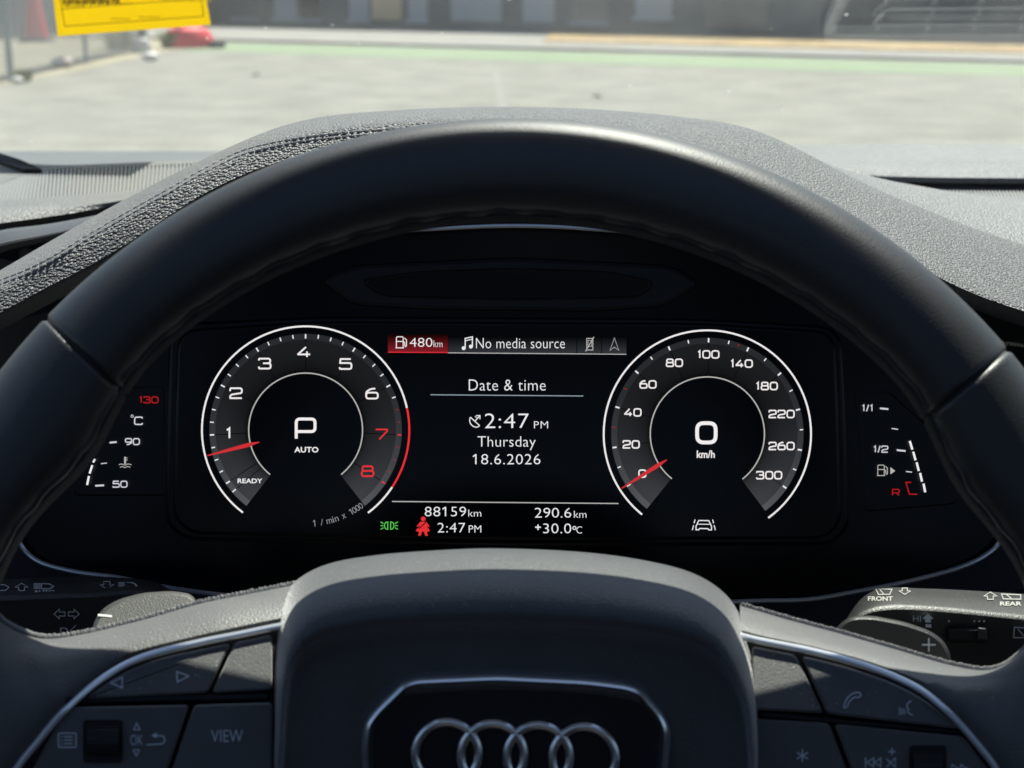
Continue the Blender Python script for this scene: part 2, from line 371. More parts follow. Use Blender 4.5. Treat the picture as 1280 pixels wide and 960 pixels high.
# ================================================================== OUTSIDE
def noise_mat(name, c1, c2, sc, rough=0.9, detail=8, bump=0.0, fine=None):
    m, n, b = newmat(name); L = n.links.new
    tc = n.nodes.new('ShaderNodeTexCoord'); nz = n.nodes.new('ShaderNodeTexNoise'); nz.inputs['Scale'].default_value = sc; nz.inputs['Detail'].default_value = detail
    L(tc.outputs['Object'], nz.inputs['Vector']); cr_ = n.nodes.new('ShaderNodeValToRGB'); cr_.color_ramp.elements[0].position = .32; cr_.color_ramp.elements[1].position = .68
    cr_.color_ramp.elements[0].color = (*c1, 1); cr_.color_ramp.elements[1].color = (*c2, 1); L(nz.outputs['Fac'], cr_.inputs[0]); src = cr_.outputs[0]
    if fine:
        n2 = n.nodes.new('ShaderNodeTexNoise'); n2.inputs['Scale'].default_value = fine[0]; n2.inputs['Detail'].default_value = 3; L(tc.outputs['Object'], n2.inputs['Vector'])
        mp = n.nodes.new('ShaderNodeMapRange'); mp.inputs[1].default_value = .3; mp.inputs[2].default_value = .7; mp.inputs[3].default_value = 1 - fine[1]; mp.inputs[4].default_value = 1 + fine[1]; L(n2.outputs['Fac'], mp.inputs[0])
        mu = n.nodes.new('ShaderNodeVectorMath'); mu.operation = 'SCALE'; L(src, mu.inputs[0]); L(mp.outputs[0], mu.inputs['Scale']); src = mu.outputs[0]
    L(src, b.inputs['Base Color']); b.inputs['Roughness'].default_value = rough; b.inputs['Specular IOR Level'].default_value = .25
    if bump:
        bp = n.nodes.new('ShaderNodeBump'); bp.inputs['Strength'].default_value = bump; bp.inputs['Distance'].default_value = .02; L(nz.outputs['Fac'], bp.inputs['Height']); L(bp.outputs[0], b.inputs['Normal'])
    return m
M['asphalt'] = noise_mat('worn_pale_asphalt', (.165, .162, .143), (.235, .231, .206), 1.6, fine=(22, .20))
M['green'] = noise_mat('green_lane_paint', (.185, .24, .155), (.215, .265, .18), 1.2, fine=(18, .08))
M['white'] = noise_mat('road_paint', (.40, .40, .37), (.50, .50, .46), 2)
M['walk'] = noise_mat('pavement_concrete', (.22, .213, .20), (.27, .262, .245), 1.0, fine=(12, .06))
M['kerb'] = noise_mat('kerb_concrete', (.28, .27, .255), (.33, .32, .30), 1.5)
M['dry'] = noise_mat('dry_planting', (.22, .16, .085), (.36, .27, .15), 1.1, fine=(9, .3), bump=.6)
M['soil'] = noise_mat('bare_soil', (.24, .21, .15), (.33, .30, .23), .9, fine=(10, .15))
gx = 90
o = mk('ground', [(-gx, -30, 0), (gx, -30, 0), (gx, 160, 0), (-gx, 160, 0)], [(0, 1, 2, 3)], M['asphalt'], smooth=False); tag(o, 'pale worn asphalt yard in front of the windscreen', 'ground', kind='structure')
def road_line(pa, pb):
    a, b = G(*pa), G(*pb); t = (b - a).normalized(); return a, t
def strip(name, l0, l1, z, mat, label, cat, thick=0.0, kind='structure', s0=-45):
    (a, t), (b, u) = l0, l1
    A = [a + t * s for s in (s0, 45)]; B = [b + u * s for s in (s0, 45)]
    v = [(p.x, p.y, z) for p in (A[0], A[1], B[1], B[0])]; f = [(0, 1, 2, 3)]
    if thick: v += [(p[0], p[1], z - thick) for p in v]; f += [(0, 4, 5, 1), (1, 5, 6, 2), (2, 6, 7, 3), (3, 7, 4, 0)]
    return tag(mk(name, v, f, mat, smooth=False), label, cat, kind=kind)
lg0 = road_line((300, 63), (1280, 99)); lg1 = road_line((300, 54.5), (1280, 83)); lw = road_line((300, 53), (1280, 80.5)); lk = road_line((300, 51), (1280, 77)); lk2 = road_line((300, 50.4), (1280, 76.2)); ls = road_line((300, 47), (1280, 71)); lb = road_line((300, 40), (1280, 58.5))
# a shared street direction so that the strips stay parallel
st = (lg0[1] + lg1[1] + lb[1]).normalized(); st = Vector((st.x, st.y, 0)).normalized()
mid = lambda l: (l[0] + l[1] * ((l[0] - Vector((0, 20, 0))).length * 0), st)
def at_mid(pa, pb): return (G((pa[0] + pb[0]) / 2, (pa[1] + pb[1]) / 2), st)
g0, g1 = at_mid((300, 63), (1280, 99)), at_mid((300, 54.0), (1280, 82))
k0, k1 = at_mid((300, 52.4), (1280, 79.0)), at_mid((300, 51.0), (1280, 77.2))
s1, b1 = at_mid((300, 46.5), (1280, 70.5)), at_mid((300, 35.0), (1280, 54))
strip('bike_lane', g0, g1, .004, M['green'], 'green painted cycle lane across the street', 'bike lane')
strip('kerb', k0, k1, .045, M['kerb'], 'pale concrete kerb beyond the green lane', 'kerb', thick=.2)
strip('pavement', k1, b1, .043, M['walk'], 'pale concrete pavement behind the kerb', 'pavement', thick=.2)
strip('planting_strip', s1, b1, .06, M['dry'], 'dry tan planting strip along the foot of the dark building', 'verge', thick=.2, s0=-1.6)
M['ink0'] = pmat('dark_bark', (.05, .045, .035), .8)
nrm = Vector((-st.y, st.x, 0)); nrm = nrm if nrm.y > 0 else -nrm
# expansion joint in the asphalt
ja, jb = G(618, 86), G(640, 190); jt = (jb - ja).normalized(); jn = Vector((-jt.y, jt.x, 0)) * .05
o = mk('pavement_joint', [(p.x, p.y, .003) for p in (ja - jn, ja + jn, jb + jn * .7, jb - jn * .7)], [(0, 1, 2, 3)], noise_mat('joint_tar', (.20, .20, .185), (.25, .25, .23), 3)); tag(o, 'faint dark joint line in the pale asphalt', 'joint', kind='structure')
for px_, py_, an in ((320, 95, .9), (746, 122, 2.2)):
    c = G(px_, py_); t_ = Vector((math.cos(an), math.sin(an), 0)) * .06
    tg_ = MB().tube([c - t_ + Vector((0, 0, .012)), c + Vector((.01, .01, .02)), c + t_ + Vector((0, 0, .012))], .012, 6).build('twig', M['ink0'], loc=c)
    tag(tg_, {320: 'short dark twig on the asphalt right of the yellow tag', 746: 'short dark twig on the asphalt above the crest of the hood', 905: 'small dark twig on the asphalt right of the wheel top'}[px_], 'twig', 'twigs on the asphalt')
# building across the street
M['wall_b'] = noise_mat('dark_building_wall', (.062, .082, .105), (.10, .122, .15), .5, fine=(5, .12))
M['glass_b'] = pmat('building_window', (.07, .085, .11), .15, spec=.6)
M['door_b'] = pmat('tan_door', (.58, .44, .28), .6)
M['pale_b'] = pmat('pale_panel', (.34, .38, .44), .6)
M['dark_b'] = pmat('dark_opening', (.016, .019, .024), .6)
B0 = b1[0]
bl = thing('warehouse_building', B0, 'long dark blue grey building across the street with small windows', 'building')
def bx_on(name, s0, s1_, z0, z1, out, depth, mat, parent):
    mb = MB(); c = B0 + st * ((s0 + s1_) / 2) - nrm * (out - depth / 2); c.z = (z0 + z1) / 2
    return mb.box(c, (abs(s1_ - s0), depth, z1 - z0), (st, nrm, Vector((0, 0, 1)))).build(name, mat, parent, smooth=False)
def s_at(px, py=20):
    """distance along the facade under a point of the photograph"""
    d = W(px, py, 1) - Vector((0, 0, EYE)); o_ = Vector((0, 0, EYE)); t = (B0 - o_).dot(nrm) / d.dot(nrm); p = o_ + d * t
    return (p - B0).dot(st), p.z
bx_on('wall', s_at(-900)[0], s_at(2600)[0], 0, 2.35, 0, 8, M['wall_b'], bl)
flip = 1
for (x0, x1, y1_, nm, mt, top) in [(292, 322, 22, 'window', 'glass_b', 2.6), (345, 372, 22, 'window', 'pale_b', 2.4), (378, 400, 30, 'window', 'dark_b', 2.5), (438, 462, 24, 'window', 'pale_b', 2.4), (466, 503, 25, 'door', 'door_b', 2.6), (512, 535, 24, 'window', 'pale_b', 2.3), (565, 628, 40, 'shutter', 'pale_b', 2.6), (655, 694, 36, 'shutter', 'pale_b', 2.6), (715, 760, 26, 'window', 'glass_b', 2.4), (795, 840, 20, 'window', 'pale_b', 2.4), (880, 960, 45, 'shutter', 'glass_b', 2.6)]:
    a, za = s_at(x0, y1_); b_, zb = s_at(x1, y1_); za = max(za, .2); top = min(top, 2.2)
    f = bx_on(nm, a, b_, za, top, .04, .04, M[mt], bl)
    if nm == 'window' : bx_on('sill', a - .05, b_ + .05, za - .08, za, .09, .09, M['pale_b'], f)
# ---- left side: verge, chain-link fence and what stands by it
fa, fb = G(-60, 122), G(262, 49)
v = [G(-300, 150), G(40, 101), G(120, 84), G(255, 56), G(275, 50), G(60, 40), G(-300, 60)]
mk('verge', [(p.x, p.y, .005) for p in v], [tuple(range(len(v)))], M['soil'], smooth=False); tag(bpy.data.objects['verge'], 'dusty soil verge under the wire fence', 'verge', kind='structure')
M['galv'] = pmat('galvanised_steel', (.34, .37, .39), .45, metal=.6)
fp0, fp1 = G(14, 101), G(205, 57); fd = (fp1 - fp0); fl = fd.length; fd.normalize()
fn = thing('chain_link_fence', fp0, 'galvanised chain link fence at the left edge of the asphalt', 'fence')
pxs = [0.0]; k = 0
for s_ in (-3.2, 0.0, 3.0, 6.2):
    p = fp0 + fd * s_
    MB().tube([p, p + Vector((0, 0, 2.3))], .042 if s_ == 0 else .032, 12).build('post', M['galv'], fn)
e0, e1 = fp0 - fd * 3.2, fp0 + fd * 6.2
MB().tube([e0 + Vector((0, 0, 2.25)), e1 + Vector((0, 0, 2.25))], .02, 8).build('rail', M['galv'], fn)
mb = MB(); LL = (e1 - e0).length; hh = 2.2; step = .075
for sg in (1, -1):
    c_ = -hh
    while c_ < LL:
        s0_, s1__ = max(c_, 0), min(c_ + hh, LL)
        if s1__ > s0_:
            z0_, z1_ = (s0_ - c_), (s1__ - c_)
            if sg < 0: z0_, z1_ = hh - z0_, hh - z1_
            mb.tube([e0 + fd * s0_ + Vector((0, 0, z0_ + .05)), e0 + fd * s1__ + Vector((0, 0, z1_ + .05))], .0035, 4, caps=False)
        c_ += step
mb.build('wire_mesh', M['galv'], fn, smooth=False)
# slatted dark hoarding behind the fence
q0, q1 = G(-160, 62), G(225, 33)
M['hoard'] = noise_mat('grey_hoarding', (.11, .115, .125), (.18, .185, .195), .8)
qd = (q1 - q0).normalized(); qn = Vector((-qd.y, qd.x, 0))
hb = MB().box((q0 + q1) / 2 + Vector((0, 0, 1.2)), ((q1 - q0).length, .06, 2.4), (qd, qn, Vector((0, 0, 1)))).build('hoarding', M['hoard'], smooth=False, loc=(q0 + q1) / 2)
tag(hb, 'weathered grey hoarding standing behind the wire fence', 'wall')
M['red'] = pmat('faded_red_plastic', (.70, .05, .06), .5); M['whitep'] = pmat('white_plastic', (.62, .60, .57), .6); M['rubber'] = pmat('dark_rubber', (.02, .02, .022), .7)
def lathe(prof, c, seg=24):
    rows = [[Vector((c[0] + r_ * math.cos(2 * math.pi * k / seg), c[1] + r_ * math.sin(2 * math.pi * k / seg), c[2] + z_)) for k in range(seg)] for r_, z_ in prof]
    return MB().grid(rows, cv=True, caps=True)
c = G(46, 52); cone = thing('traffic_cone', c, 'tall red cone standing behind the wire fence', 'traffic cone')
lathe([(.30, 0), (.30, .05), (.22, .06)], c).build('base', M['rubber'], cone); lathe([(.21, .06), (.05, 1.15), (.035, 1.17)], c).build('cone_body', M['red'], cone)
lathe([(.152, .42), (.118, .62)], c).build('reflective_band', M['whitep'], cone)
c = G(236, 59); bd = thing('delineator_base', c, 'red plastic delineator post leaning out of its wide base', 'delineator')
lathe([(.42, 0), (.42, .12), (.32, .28), (.11, .36)], c).build('base', M['red'], bd)
MB().tube([c + Vector((0, 0, .15)), c + Vector((-.02, .03, .95))], .055, 12).build('post', M['red'], bd)
c = G(272, 60); lathe([(.10, 0), (.13, .02), (.13, .10), (.09, .12)], c).build('rubber_weight', M['rubber'], loc=c); tag(bpy.data.objects['rubber_weight'], 'black rubber weight lying beside the red delineator base', 'weight')
c = G(178, 66); sp_ = thing('sign_post', c, 'thin dark post rising from a white concrete foot by the fence', 'post')
lathe([(.15, 0), (.16, .06), (.11, .2), (.05, .22)], c).build('foot', M['whitep'], sp_); MB().tube([c + Vector((0, 0, .2)), c + Vector((0, 0, 2.4))], .03, 10).build('pole', M['rubber'], sp_)
def stone(c, r_, name, mat, label):
    rows = []
    for i in range(9):
        th = math.pi * i / 8; rows.append([Vector((c.x + r_ * 1.2 * math.sin(th) * math.cos(2 * math.pi * k / 14) * (1 + .1 * math.sin(3 * k)), c.y + r_ * math.sin(th) * math.sin(2 * math.pi * k / 14), c.z + r_ * .6 - r_ * .62 * math.cos(th) * (1 + .08 * math.cos(5 * k)))) for k in range(14)])
    tag(MB().grid(rows, cv=True).build(name, mat, loc=c), label, 'stone', 'pale stones at the foot of the fence')
stone(G(188, 76), .10, 'stone', M['whitep'], 'white stone lying beside the foot of the thin dark post')
stone(G(78, 85), .12, 'stone', pmat('pinkish_stone', (.42, .35, .33), .8), 'pinkish stone at the foot of the wire fence')
stone(G(22, 104), .06, 'stone', M['whitep'], 'pale stone beside the thick near fence post')
M['weed_y'] = pmat('yellowed_weed', (.36, .30, .10), .7); M['weed_g'] = pmat('green_weed', (.10, .13, .04), .7)
def weed(px, py, h_, n_, mat, label):
    c = G(px, py); mb = MB()
    for i in range(n_):
        a = random.uniform(0, 6.28); l = h_ * random.uniform(.5, 1); r_ = random.uniform(0, h_ * .5); b_ = c + Vector((r_ * math.cos(a), r_ * math.sin(a), 0)); t_ = b_ + Vector((math.cos(a) * l * .5, math.sin(a) * l * .5, l))
        wv = Vector((-math.sin(a), math.cos(a), 0)) * .012; m_ = (b_ + t_) / 2 + Vector((0, 0, l * .1))
        mb.add([b_ - wv, b_ + wv, m_ + wv * 1.4, m_ - wv * 1.4, t_], [(0, 1, 2, 3), (3, 2, 4)])
    tag(mb.build('weed_tuft', mat, smooth=False, loc=c), label, 'weed', 'weeds along the fence')
weed(150, 62, .45, 160, M['weed_y'], 'yellowed weed tuft under the paper tag'); weed(215, 60, .3, 160, M['weed_g'], 'low green weeds left of the red delineator base'); weed(30, 102, .16, 120, M['weed_g'], 'short green tuft at the foot of the near fence post')

# ================================================================== THE CAR
# ---- windscreen, tag, cabin shell
WS_Y, WS_Z, WS_S = 1.45, 1.235, 0.575
def on_glass(px, py, off=0.0):
    p = W(px, py, 1) - Vector((0, 0, EYE)); t = (WS_Z - EYE + WS_S * WS_Y - off * math.sqrt(1 + WS_S ** 2)) / (p.z + WS_S * p.y)
    return Vector((0, 0, EYE)) + p * t
HY = 0.642; HZ = WS_Z + WS_S * (WS_Y - HY)
gn = Vector((0, WS_S, 1)).normalized() * .0045
a_, b_ = Vector((-.62, WS_Y + .05, WS_Z - .05 * WS_S)), Vector((1.40, WS_Y + .05, WS_Z - .05 * WS_S)); c_, d_ = Vector((1.15, HY - .02, HZ + .02 * WS_S)), Vector((-.45, HY - .02, HZ + .02 * WS_S))
v = [a_, b_, c_, d_] + [p + gn for p in (a_, b_, c_, d_)]
ws = mk('windscreen', v, [(0, 3, 2, 1), (4, 5, 6, 7), (0, 1, 5, 4), (1, 2, 6, 5), (2, 3, 7, 6), (3, 0, 4, 7)], M['pane'], smooth=False, loc=a_)
tag(ws, 'dusty clear windscreen pane sloping above the dashboard', 'windscreen')
cab = thing('car_cabin', (0.35, 0, .4), 'dark car cabin shell with roof lining and pillar trim around the windscreen', 'car cabin')
mb = MB()
def prism(mb, pts, up): 
    n = len(pts); v = [Vector(p) for p in pts] + [Vector(p) + Vector(up) for p in pts]
    mb.add(v, [tuple(reversed(range(n))), tuple(range(n, 2 * n))] + [(i, (i + 1) % n, n + (i + 1) % n, n + i) for i in range(n)])
rf0, rf1, rx0, rx1 = .10, -1.3, -.52, 1.25
prism(mb, [(rx0, HY, HZ), (rx1, HY, HZ), (rx1, .42, 1.72), (rx0, .42, 1.72)], (0, 0, .05))  # unseen roof, front edge set so its shadow falls on the rim face
for q in ([(rx0, .42, 1.72), (-.34, .42, 1.72), (-.34, -.28, 1.72), (rx0, -.28, 1.72)], [(.44, .42, 1.72), (rx1, .42, 1.72), (rx1, -.28, 1.72), (.44, -.28, 1.72)], [(rx0, -.28, 1.72), (rx1, -.28, 1.72), (rx1, -1.3, 1.72), (rx0, -1.3, 1.72)]): prism(mb, q, (0, 0, .05))  # unseen opening left between panels, added so the chrome reflects sky
mb.build('roof', M['cloth'], cab, smooth=False)
for sx in (-1, 1):
    X = -.56 if sx < 0 else 1.29
    mb = MB(); prism(mb, [(X - .03, -1.3, .36), (X - .03, 1.1, .36), (X - .03, 1.1, 1.22), (X - .03, .25, 1.25), (X - .03, -.1, 1.38), (X - .03, -1.3, 1.38)], (.06, 0, 0)); mb.build('door_panel', M['cabin'], cab, smooth=False)
    MB().box((X, -.35, 1.55), (.06, .10, .34)).build('door_pillar', M['cabin'], cab, smooth=False); MB().box((X, -1.2, 1.55), (.06, .25, .34)).build('door_pillar', M['cabin'], cab, smooth=False)
MB().box((.36, -1.3, .90), (1.9, .08, 1.26)).build('rear_seatback', M['cabin'], cab, smooth=False)
MB().box((.36, 0.1, .36), (1.9, 2.8, .06)).build('floor_carpet', M['cabin'], cab, smooth=False)
# A-pillar foot seen at the left end of the dashboard
pa = [H(-60, 176, 1.266), H(0, 193, 1.266), H(25, 201, 1.264), H(52, 213, 1.260), H(30, 213, 1.260), H(0, 203, 1.262), H(-60, 190, 1.262)]
mb = MB(); prism(mb, [p - Vector((0, 0, .002)) for p in pa], (0, 0, .003)); mb.build('pillar_foot', M['black'], cab, smooth=False)
# ---- yellow tag
tg = thing('paper_tag', on_glass(165, 20), 'bright yellow paper tag with handwriting, hung against the windscreen', 'tag')
M['yellow'] = pmat('yellow_card', (.92, .76, .02), .6, spec=.3)
n_ = M['yellow'].node_tree; b_ = n_.nodes['Principled BSDF']; tl = n_.nodes.new('ShaderNodeBsdfTranslucent'); tl.inputs[0].default_value = (.94, .78, .02, 1); mx = n_.nodes.new('ShaderNodeMixShader'); mx.inputs[0].default_value = .45
n_.links.new(b_.outputs[0], mx.inputs[1]); n_.links.new(tl.outputs[0], mx.inputs[2]); n_.links.new(mx.outputs[0], n_.nodes['Material Output'].inputs[0])
M['ink'] = pmat('brown_ink', (.10, .07, .01), .7); M['ink2'] = pmat('dark_ink', (.03, .025, .01), .7)
card = [(56, -90), (240, -100), (263.5, 31), (72, 45.5)]
cv = [on_glass(*p, off=.010) for p in card]; up = Vector((0, WS_S, 1)).normalized() * .0006
mk('card', cv + [p + up for p in cv], [(0, 1, 2, 3), (7, 6, 5, 4), (0, 4, 5, 1), (1, 5, 6, 2), (2, 6, 7, 3), (3, 7, 4, 0)], M['yellow'], tg, smooth=False)
def tagmark(name, lines, mat):
    v, f = [], []
    for pts, wd in lines:
        a, b = ribbon(pts, wd); n = len(v); v += a; f += [tuple(i + n for i in q) for q in b]
    mk(name, [on_glass(p.x, p.y, off=.0108) for p in v], f, mat, tg, smooth=False)
tagmark('printed_box', [([(72, -20), (81, 33), (254.5, 20.5), (250, -20)], .9), ([(76, 11.5), (253, -2)], .8)], M['ink'])
ln = []
rr_ = random.Random(3)
for (x0, x1, y, h_) in [(81, 103, 8.0, 1.6), (135, 166, 4.2, 2), (203, 252, 1.0, 1.8), (139, 163, 23.5, 2), (174, 200, 21.4, 2)]:
    x = x0; ln = []
    while x < x1:
        ln.append(([(x, y + h_ / 2), (x + .5, y - h_ / 2), (x + 1.2, y + h_ / 2)], .55)); x += rr_.uniform(1.9, 2.8)
    tagmark('fine_print', ln, M['ink'])
hw = []
for (x, y) in [(82, 6), (92, 5), (101, 6), (111, 5), (121, 5), (131, 5), (143, 4)]:
    hw.append((cr([Vector((x - 4, y - 9)), Vector((x - 2, y)), Vector((x, y - 6)), Vector((x + 3, y + 1)), Vector((x + 4, y - 8)), Vector((x + 6, y))], 4), 1.5))
tagmark('handwriting', hw, M['ink2'])

# ---- dashboard
DZ = 1.258
db = thing('dashboard', (0.2, .95, .95), 'dark grained dashboard with instrument hood, sunlit from the right', 'dashboard')
# body below the top
mb = MB(); prism(mb, [(-.50, .74, .55), (-.50, 1.48, .55), (1.23, 1.48, .55), (1.23, .74, .55)], (0, 0, .62)); mb.build('fascia', M['black'], db, smooth=False)
def strip_rows(xs, curves, close=True):
    """rows of points across the dash: curves = list of functions x -> point"""
    return [[c(x) for x in xs] for c in curves]
XS = [-120 + 20 * i for i in range(80)]
# top pad near the windscreen, left side
yt = [(-120, 196), (0, 201), (60, 206), (150, 204), (260, 199), (420, 196), (660, 190), (980, 181), (1300, 180), (1500, 180)]
def far(x): return H(x, interp(yt, x), DZ)
def pt_h(x, y, z): return H(x, y, z)
LX = [-120 + 10 * i for i in range(62)]
ya = [(-120, 246), (0, 230), (37, 215.5), (130, 209.5), (240, 204), (400, 198), (500, 195)]
yb = [(-120, 262), (0, 251), (100, 243.5), (192, 236), (300, 228), (500, 214)]
yc = [(-120, 300), (0, 284), (80, 272), (160, 257), (230, 243), (300, 230), (500, 200)]
rows = [[H(x, interp(yt, x), DZ) + Vector((0, .012, -.03)) for x in LX], [H(x, interp(yt, x), DZ) for x in LX], [H(x, interp(ya, x), DZ) for x in LX]]
MB().grid(rows).build('windscreen_edge_strip', M['dash'], db)
rows = [[H(x, interp(yb, x), DZ) for x in LX], [H(x, interp(yb, x) + .25 * (interp(yc, x) - interp(yb, x)), DZ + .0005) for x in LX], [H(x, interp(yb, x) + .6 * (interp(yc, x) - interp(yb, x)), DZ + .002) for x in LX], [H(x, interp(yb, x) + .85 * (interp(yc, x) - interp(yb, x)), DZ - .0005) for x in LX],
        [H(x, interp(yc, x), DZ - .007) for x in LX], [H(x, interp(yc, x) + 8, DZ - .016) for x in LX], [H(x, interp(yc, x) + 8, DZ - .016) + Vector((0, .02, -.01)) for x in LX]]
MB().grid(rows).build('top_pad', M['dash'], db)
# left ribbed demister grille: base plate plus raised ribs
rows = [[H(x, interp(ya, x) - 1, DZ - .0035) for x in LX], [H(x, interp(yb, x) + 1, DZ - .0035) for x in LX]]
gr = MB().grid(rows).build('demister_grille', M['ribbase'], db)
mb = MB(); x = -14.0
while x < 300:
    ax_, bx_ = x + 16 * max(0, (60 - x) / 60.0) * .6, x
    a = H(ax_, interp(ya, ax_), DZ); b = H(bx_ - 3, interp(yb, bx_ - 3), DZ); wv = Vector((.00072, 0, 0)); dn = Vector((0, 0, -.0034))
    mb.add([a - wv, a + wv, b + wv, b - wv, a - wv * 1.5 + dn, a + wv * 1.5 + dn, b + wv * 1.5 + dn, b - wv * 1.5 + dn], [(0, 1, 2, 3), (0, 4, 5, 1), (1, 5, 6, 2), (2, 6, 7, 3), (3, 7, 4, 0)])
    x += 4.9
mb.build('rib', M['ribs'], gr, smooth=False)
# left air vent below the pad
vo = [(-120, 325), (0, 292), (60, 284), (130, 271), (170, 262)]
vi = [(-120, 372), (0, 316), (50, 303), (100, 290), (150, 272)]
VX = [-120 + 10 * i for i in range(31)]
dv = lambda x, k: W(x, interp(vo, x) + k * 1.0, .80)
rows = [[W(x, interp(vo, x) - 4, .82) for x in VX], [W(x, interp(vo, x), .79) for x in VX], [W(x, interp(vo, x) + .55 * (interp(vi, x) - interp(vo, x)), .782) for x in VX], [W(x, interp(vi, x), .790) for x in VX], [W(x, interp(vi, x) + 1, .83) for x in VX]]
vn = MB().grid(rows).build('air_vent', M['vent'], db)
rows = [[W(x, interp(vo, x) + .60 * (interp(vi, x) - interp(vo, x)), .7815) for x in VX], [W(x, interp(vo, x) + .66 * (interp(vi, x) - interp(vo, x)), .7805) for x in VX], [W(x, interp(vo, x) + .72 * (interp(vi, x) - interp(vo, x)), .7815) for x in VX]]
MB().grid(rows).build('trim_line', M['gap'], vn)
rows = [[W(x, interp(vi, x) - 2, .86) for x in VX], [W(x, interp(vi, x) + 90, .86) for x in VX]]
MB().grid(rows).build('duct', M['gap'], vn)
for q in ([(-60, 340), (2, 322), (16, 326), (10, 345), (-60, 370)], [(24, 312), (30, 308), (46, 314), (60, 322), (24, 330)]):
    slab('slat', q, .81, .004, M['vent'], vn, bev=1.5)
# right side: far band, rolled edge, ribbed strip, centre surface
RX = [660 + 14 * i for i in range(76)]
yr0 = [(880, 184), (1000, 181), (1300, 180), (1720, 180)]
yr1 = [(880, 200), (1010, 203), (1100, 203), (1300, 203), (1720, 204)]
yr2 = [(880, 215), (1000, 222), (1100, 228), (1300, 231), (1720, 235)]
rows = [[H(x, interp(yr0, x), DZ - .002) + Vector((0, .012, -.03)) for x in RX], [H(x, interp(yr0, x), DZ - .002) for x in RX], [H(x, interp(yr0, x) + 3, DZ) for x in RX], [H(x, interp(yr1, x) - 4, DZ) for x in RX], [H(x, interp(yr1, x), DZ + .003) for x in RX], [H(x, interp(yr1, x) + 9, DZ + .006) for x in RX],
        [H(x, interp(yr2, x) - 8, DZ + .0035) for x in RX], [H(x, interp(yr2, x) - 2, DZ + .0005) for x in RX], [H(x, interp(yr2, x) + 1, DZ - .004) for x in RX], [H(x, interp(yr2, x) + 1, DZ - .004) + Vector((0, .01, -.01)) for x in RX]]
MB().grid(rows).build('top_pad', M['dash'], db)
yr3 = [(880, 205), (1000, 224), (1060, 229), (1110, 233), (1280, 249), (1400, 258), (1720, 280)]
rows = [[H(x, interp(yr2, x) - 3, DZ - .0065) for x in RX], [H(x, interp(yr3, x) + 2, DZ - .0065) for x in RX]]
gr2 = MB().grid(rows).build('demister_grille', M['ribbase'], db)
mb = MB()
x = 1000.0
while x < 1500:
    a = H(x, interp(yr2, x) - 3, DZ - .0042); xb = x + 10; b = H(xb, interp(yr3, xb) + 1, DZ - .0042); wv = Vector((.0007, 0, 0)); dn = Vector((0, 0, -.0022))
    if b.y < a.y: mb.add([a - wv, a + wv, b + wv, b - wv, a - wv * 1.4 + dn, a + wv * 1.4 + dn, b + wv * 1.4 + dn, b - wv * 1.4 + dn], [(0, 1, 2, 3), (0, 4, 5, 1), (1, 5, 6, 2), (2, 6, 7, 3), (3, 7, 4, 0)])
    x += 4.6
mb.build('rib', M['ribs'], gr2, smooth=False)

# instrument hood (cowl)
yC = [(-140, 420), (-60, 372), (0, 338), (60, 303), (140, 258), (200, 226), (250, 201), (300, 178), (345, 160), (400, 146.5), (500, 137.5), (620, 133.5), (750, 137), (850, 146), (925, 157.5), (965, 171), (1005, 190), (1050, 214), (1100, 238), (1160, 263), (1220, 286), (1300, 312), (1420, 345)]
yL = [(-140, 478), (-60, 428), (0, 393), (60, 361), (125, 327), (175, 296), (215, 269), (260, 241), (330, 210), (430, 186), (640, 172), (850, 186), (985, 247), (1060, 285), (1135, 324), (1180, 350), (1230, 372), (1280, 389), (1420, 430)]
dC_ = [(-140, .70), (0, .69), (250, .70), (450, .72), (640, .73), (850, .72), (1050, .70), (1280, .70), (1420, .70)]
dL_ = [(-140, .60), (0, .595), (250, .585), (640, .575), (1000, .585), (1280, .60), (1420, .61)]
def cowl(x, t):
    y = interp(yC, x) + t * (interp(yL, x) - interp(yC, x)); k_ = max(0, min(1, (x - 540) / 400)); g = (1 - k_) * (.91 * math.sin(min(1, t / .46) * math.pi / 2) ** .55 + .09 * t) + k_ * (.62 * math.sqrt(t) + .38 * t)
    return W(x, y, interp(dC_, x) + (interp(dL_, x) - interp(dC_, x)) * g)
CX = [-140 + 5 * i for i in range(313)]
ts = [0, .01, .03, .07, .12, .18, .25, .33, .42, .52, .62, .72, .82, .9, .96]
rows = []
for x in CX:
    r_ = [W(x, interp(yC, x) + 30, interp(dC_, x) + .10), W(x, interp(yC, x) + 6, interp(dC_, x) + .04)]
    r_ += [cowl(x, t) for t in ts]
    yl, dl = interp(yL, x), interp(dL_, x)
    r_ += [W(x, yl, dl + .0015), W(x, yl + 3, dl + .006), W(x, yl + 8, dl + .03), W(x, yl + 20, dl + .075)]
    rows.append(r_)
hood = MB().grid(rows).build('instrument_hood', M['cowl'], db, sharp=60)
# double stitch line on the left shoulder
ySt = [(-60, 382), (0, 351), (30, 339), (60, 324), (110, 294), (160, 265), (210, 237), (250, 214), (300, 190), (360, 175), (430, 166), (520, 160), (620, 157)]
for off, nm in ((0, 'stitch_seam'), (5.0, 'stitch_seam')):
    mb = MB(); x = -40.0
    while x < 560:
        seg = []
        for q in (0, .5, 1):
            xx = x + 7.0 * q; yy = interp(ySt, xx) + off; t = (yy - interp(yC, xx)) / (interp(yL, xx) - interp(yC, xx)); p = cowl(xx, max(t, .02)); n_ = (Vector((0, 0, EYE)) - p).normalized()
            seg.append(p + n_ * (.0003 if q == .5 else -.0003))
        mb.tube(seg, .00042, 6); x += 9.0
    mb.build(nm, M['thread'], hood)
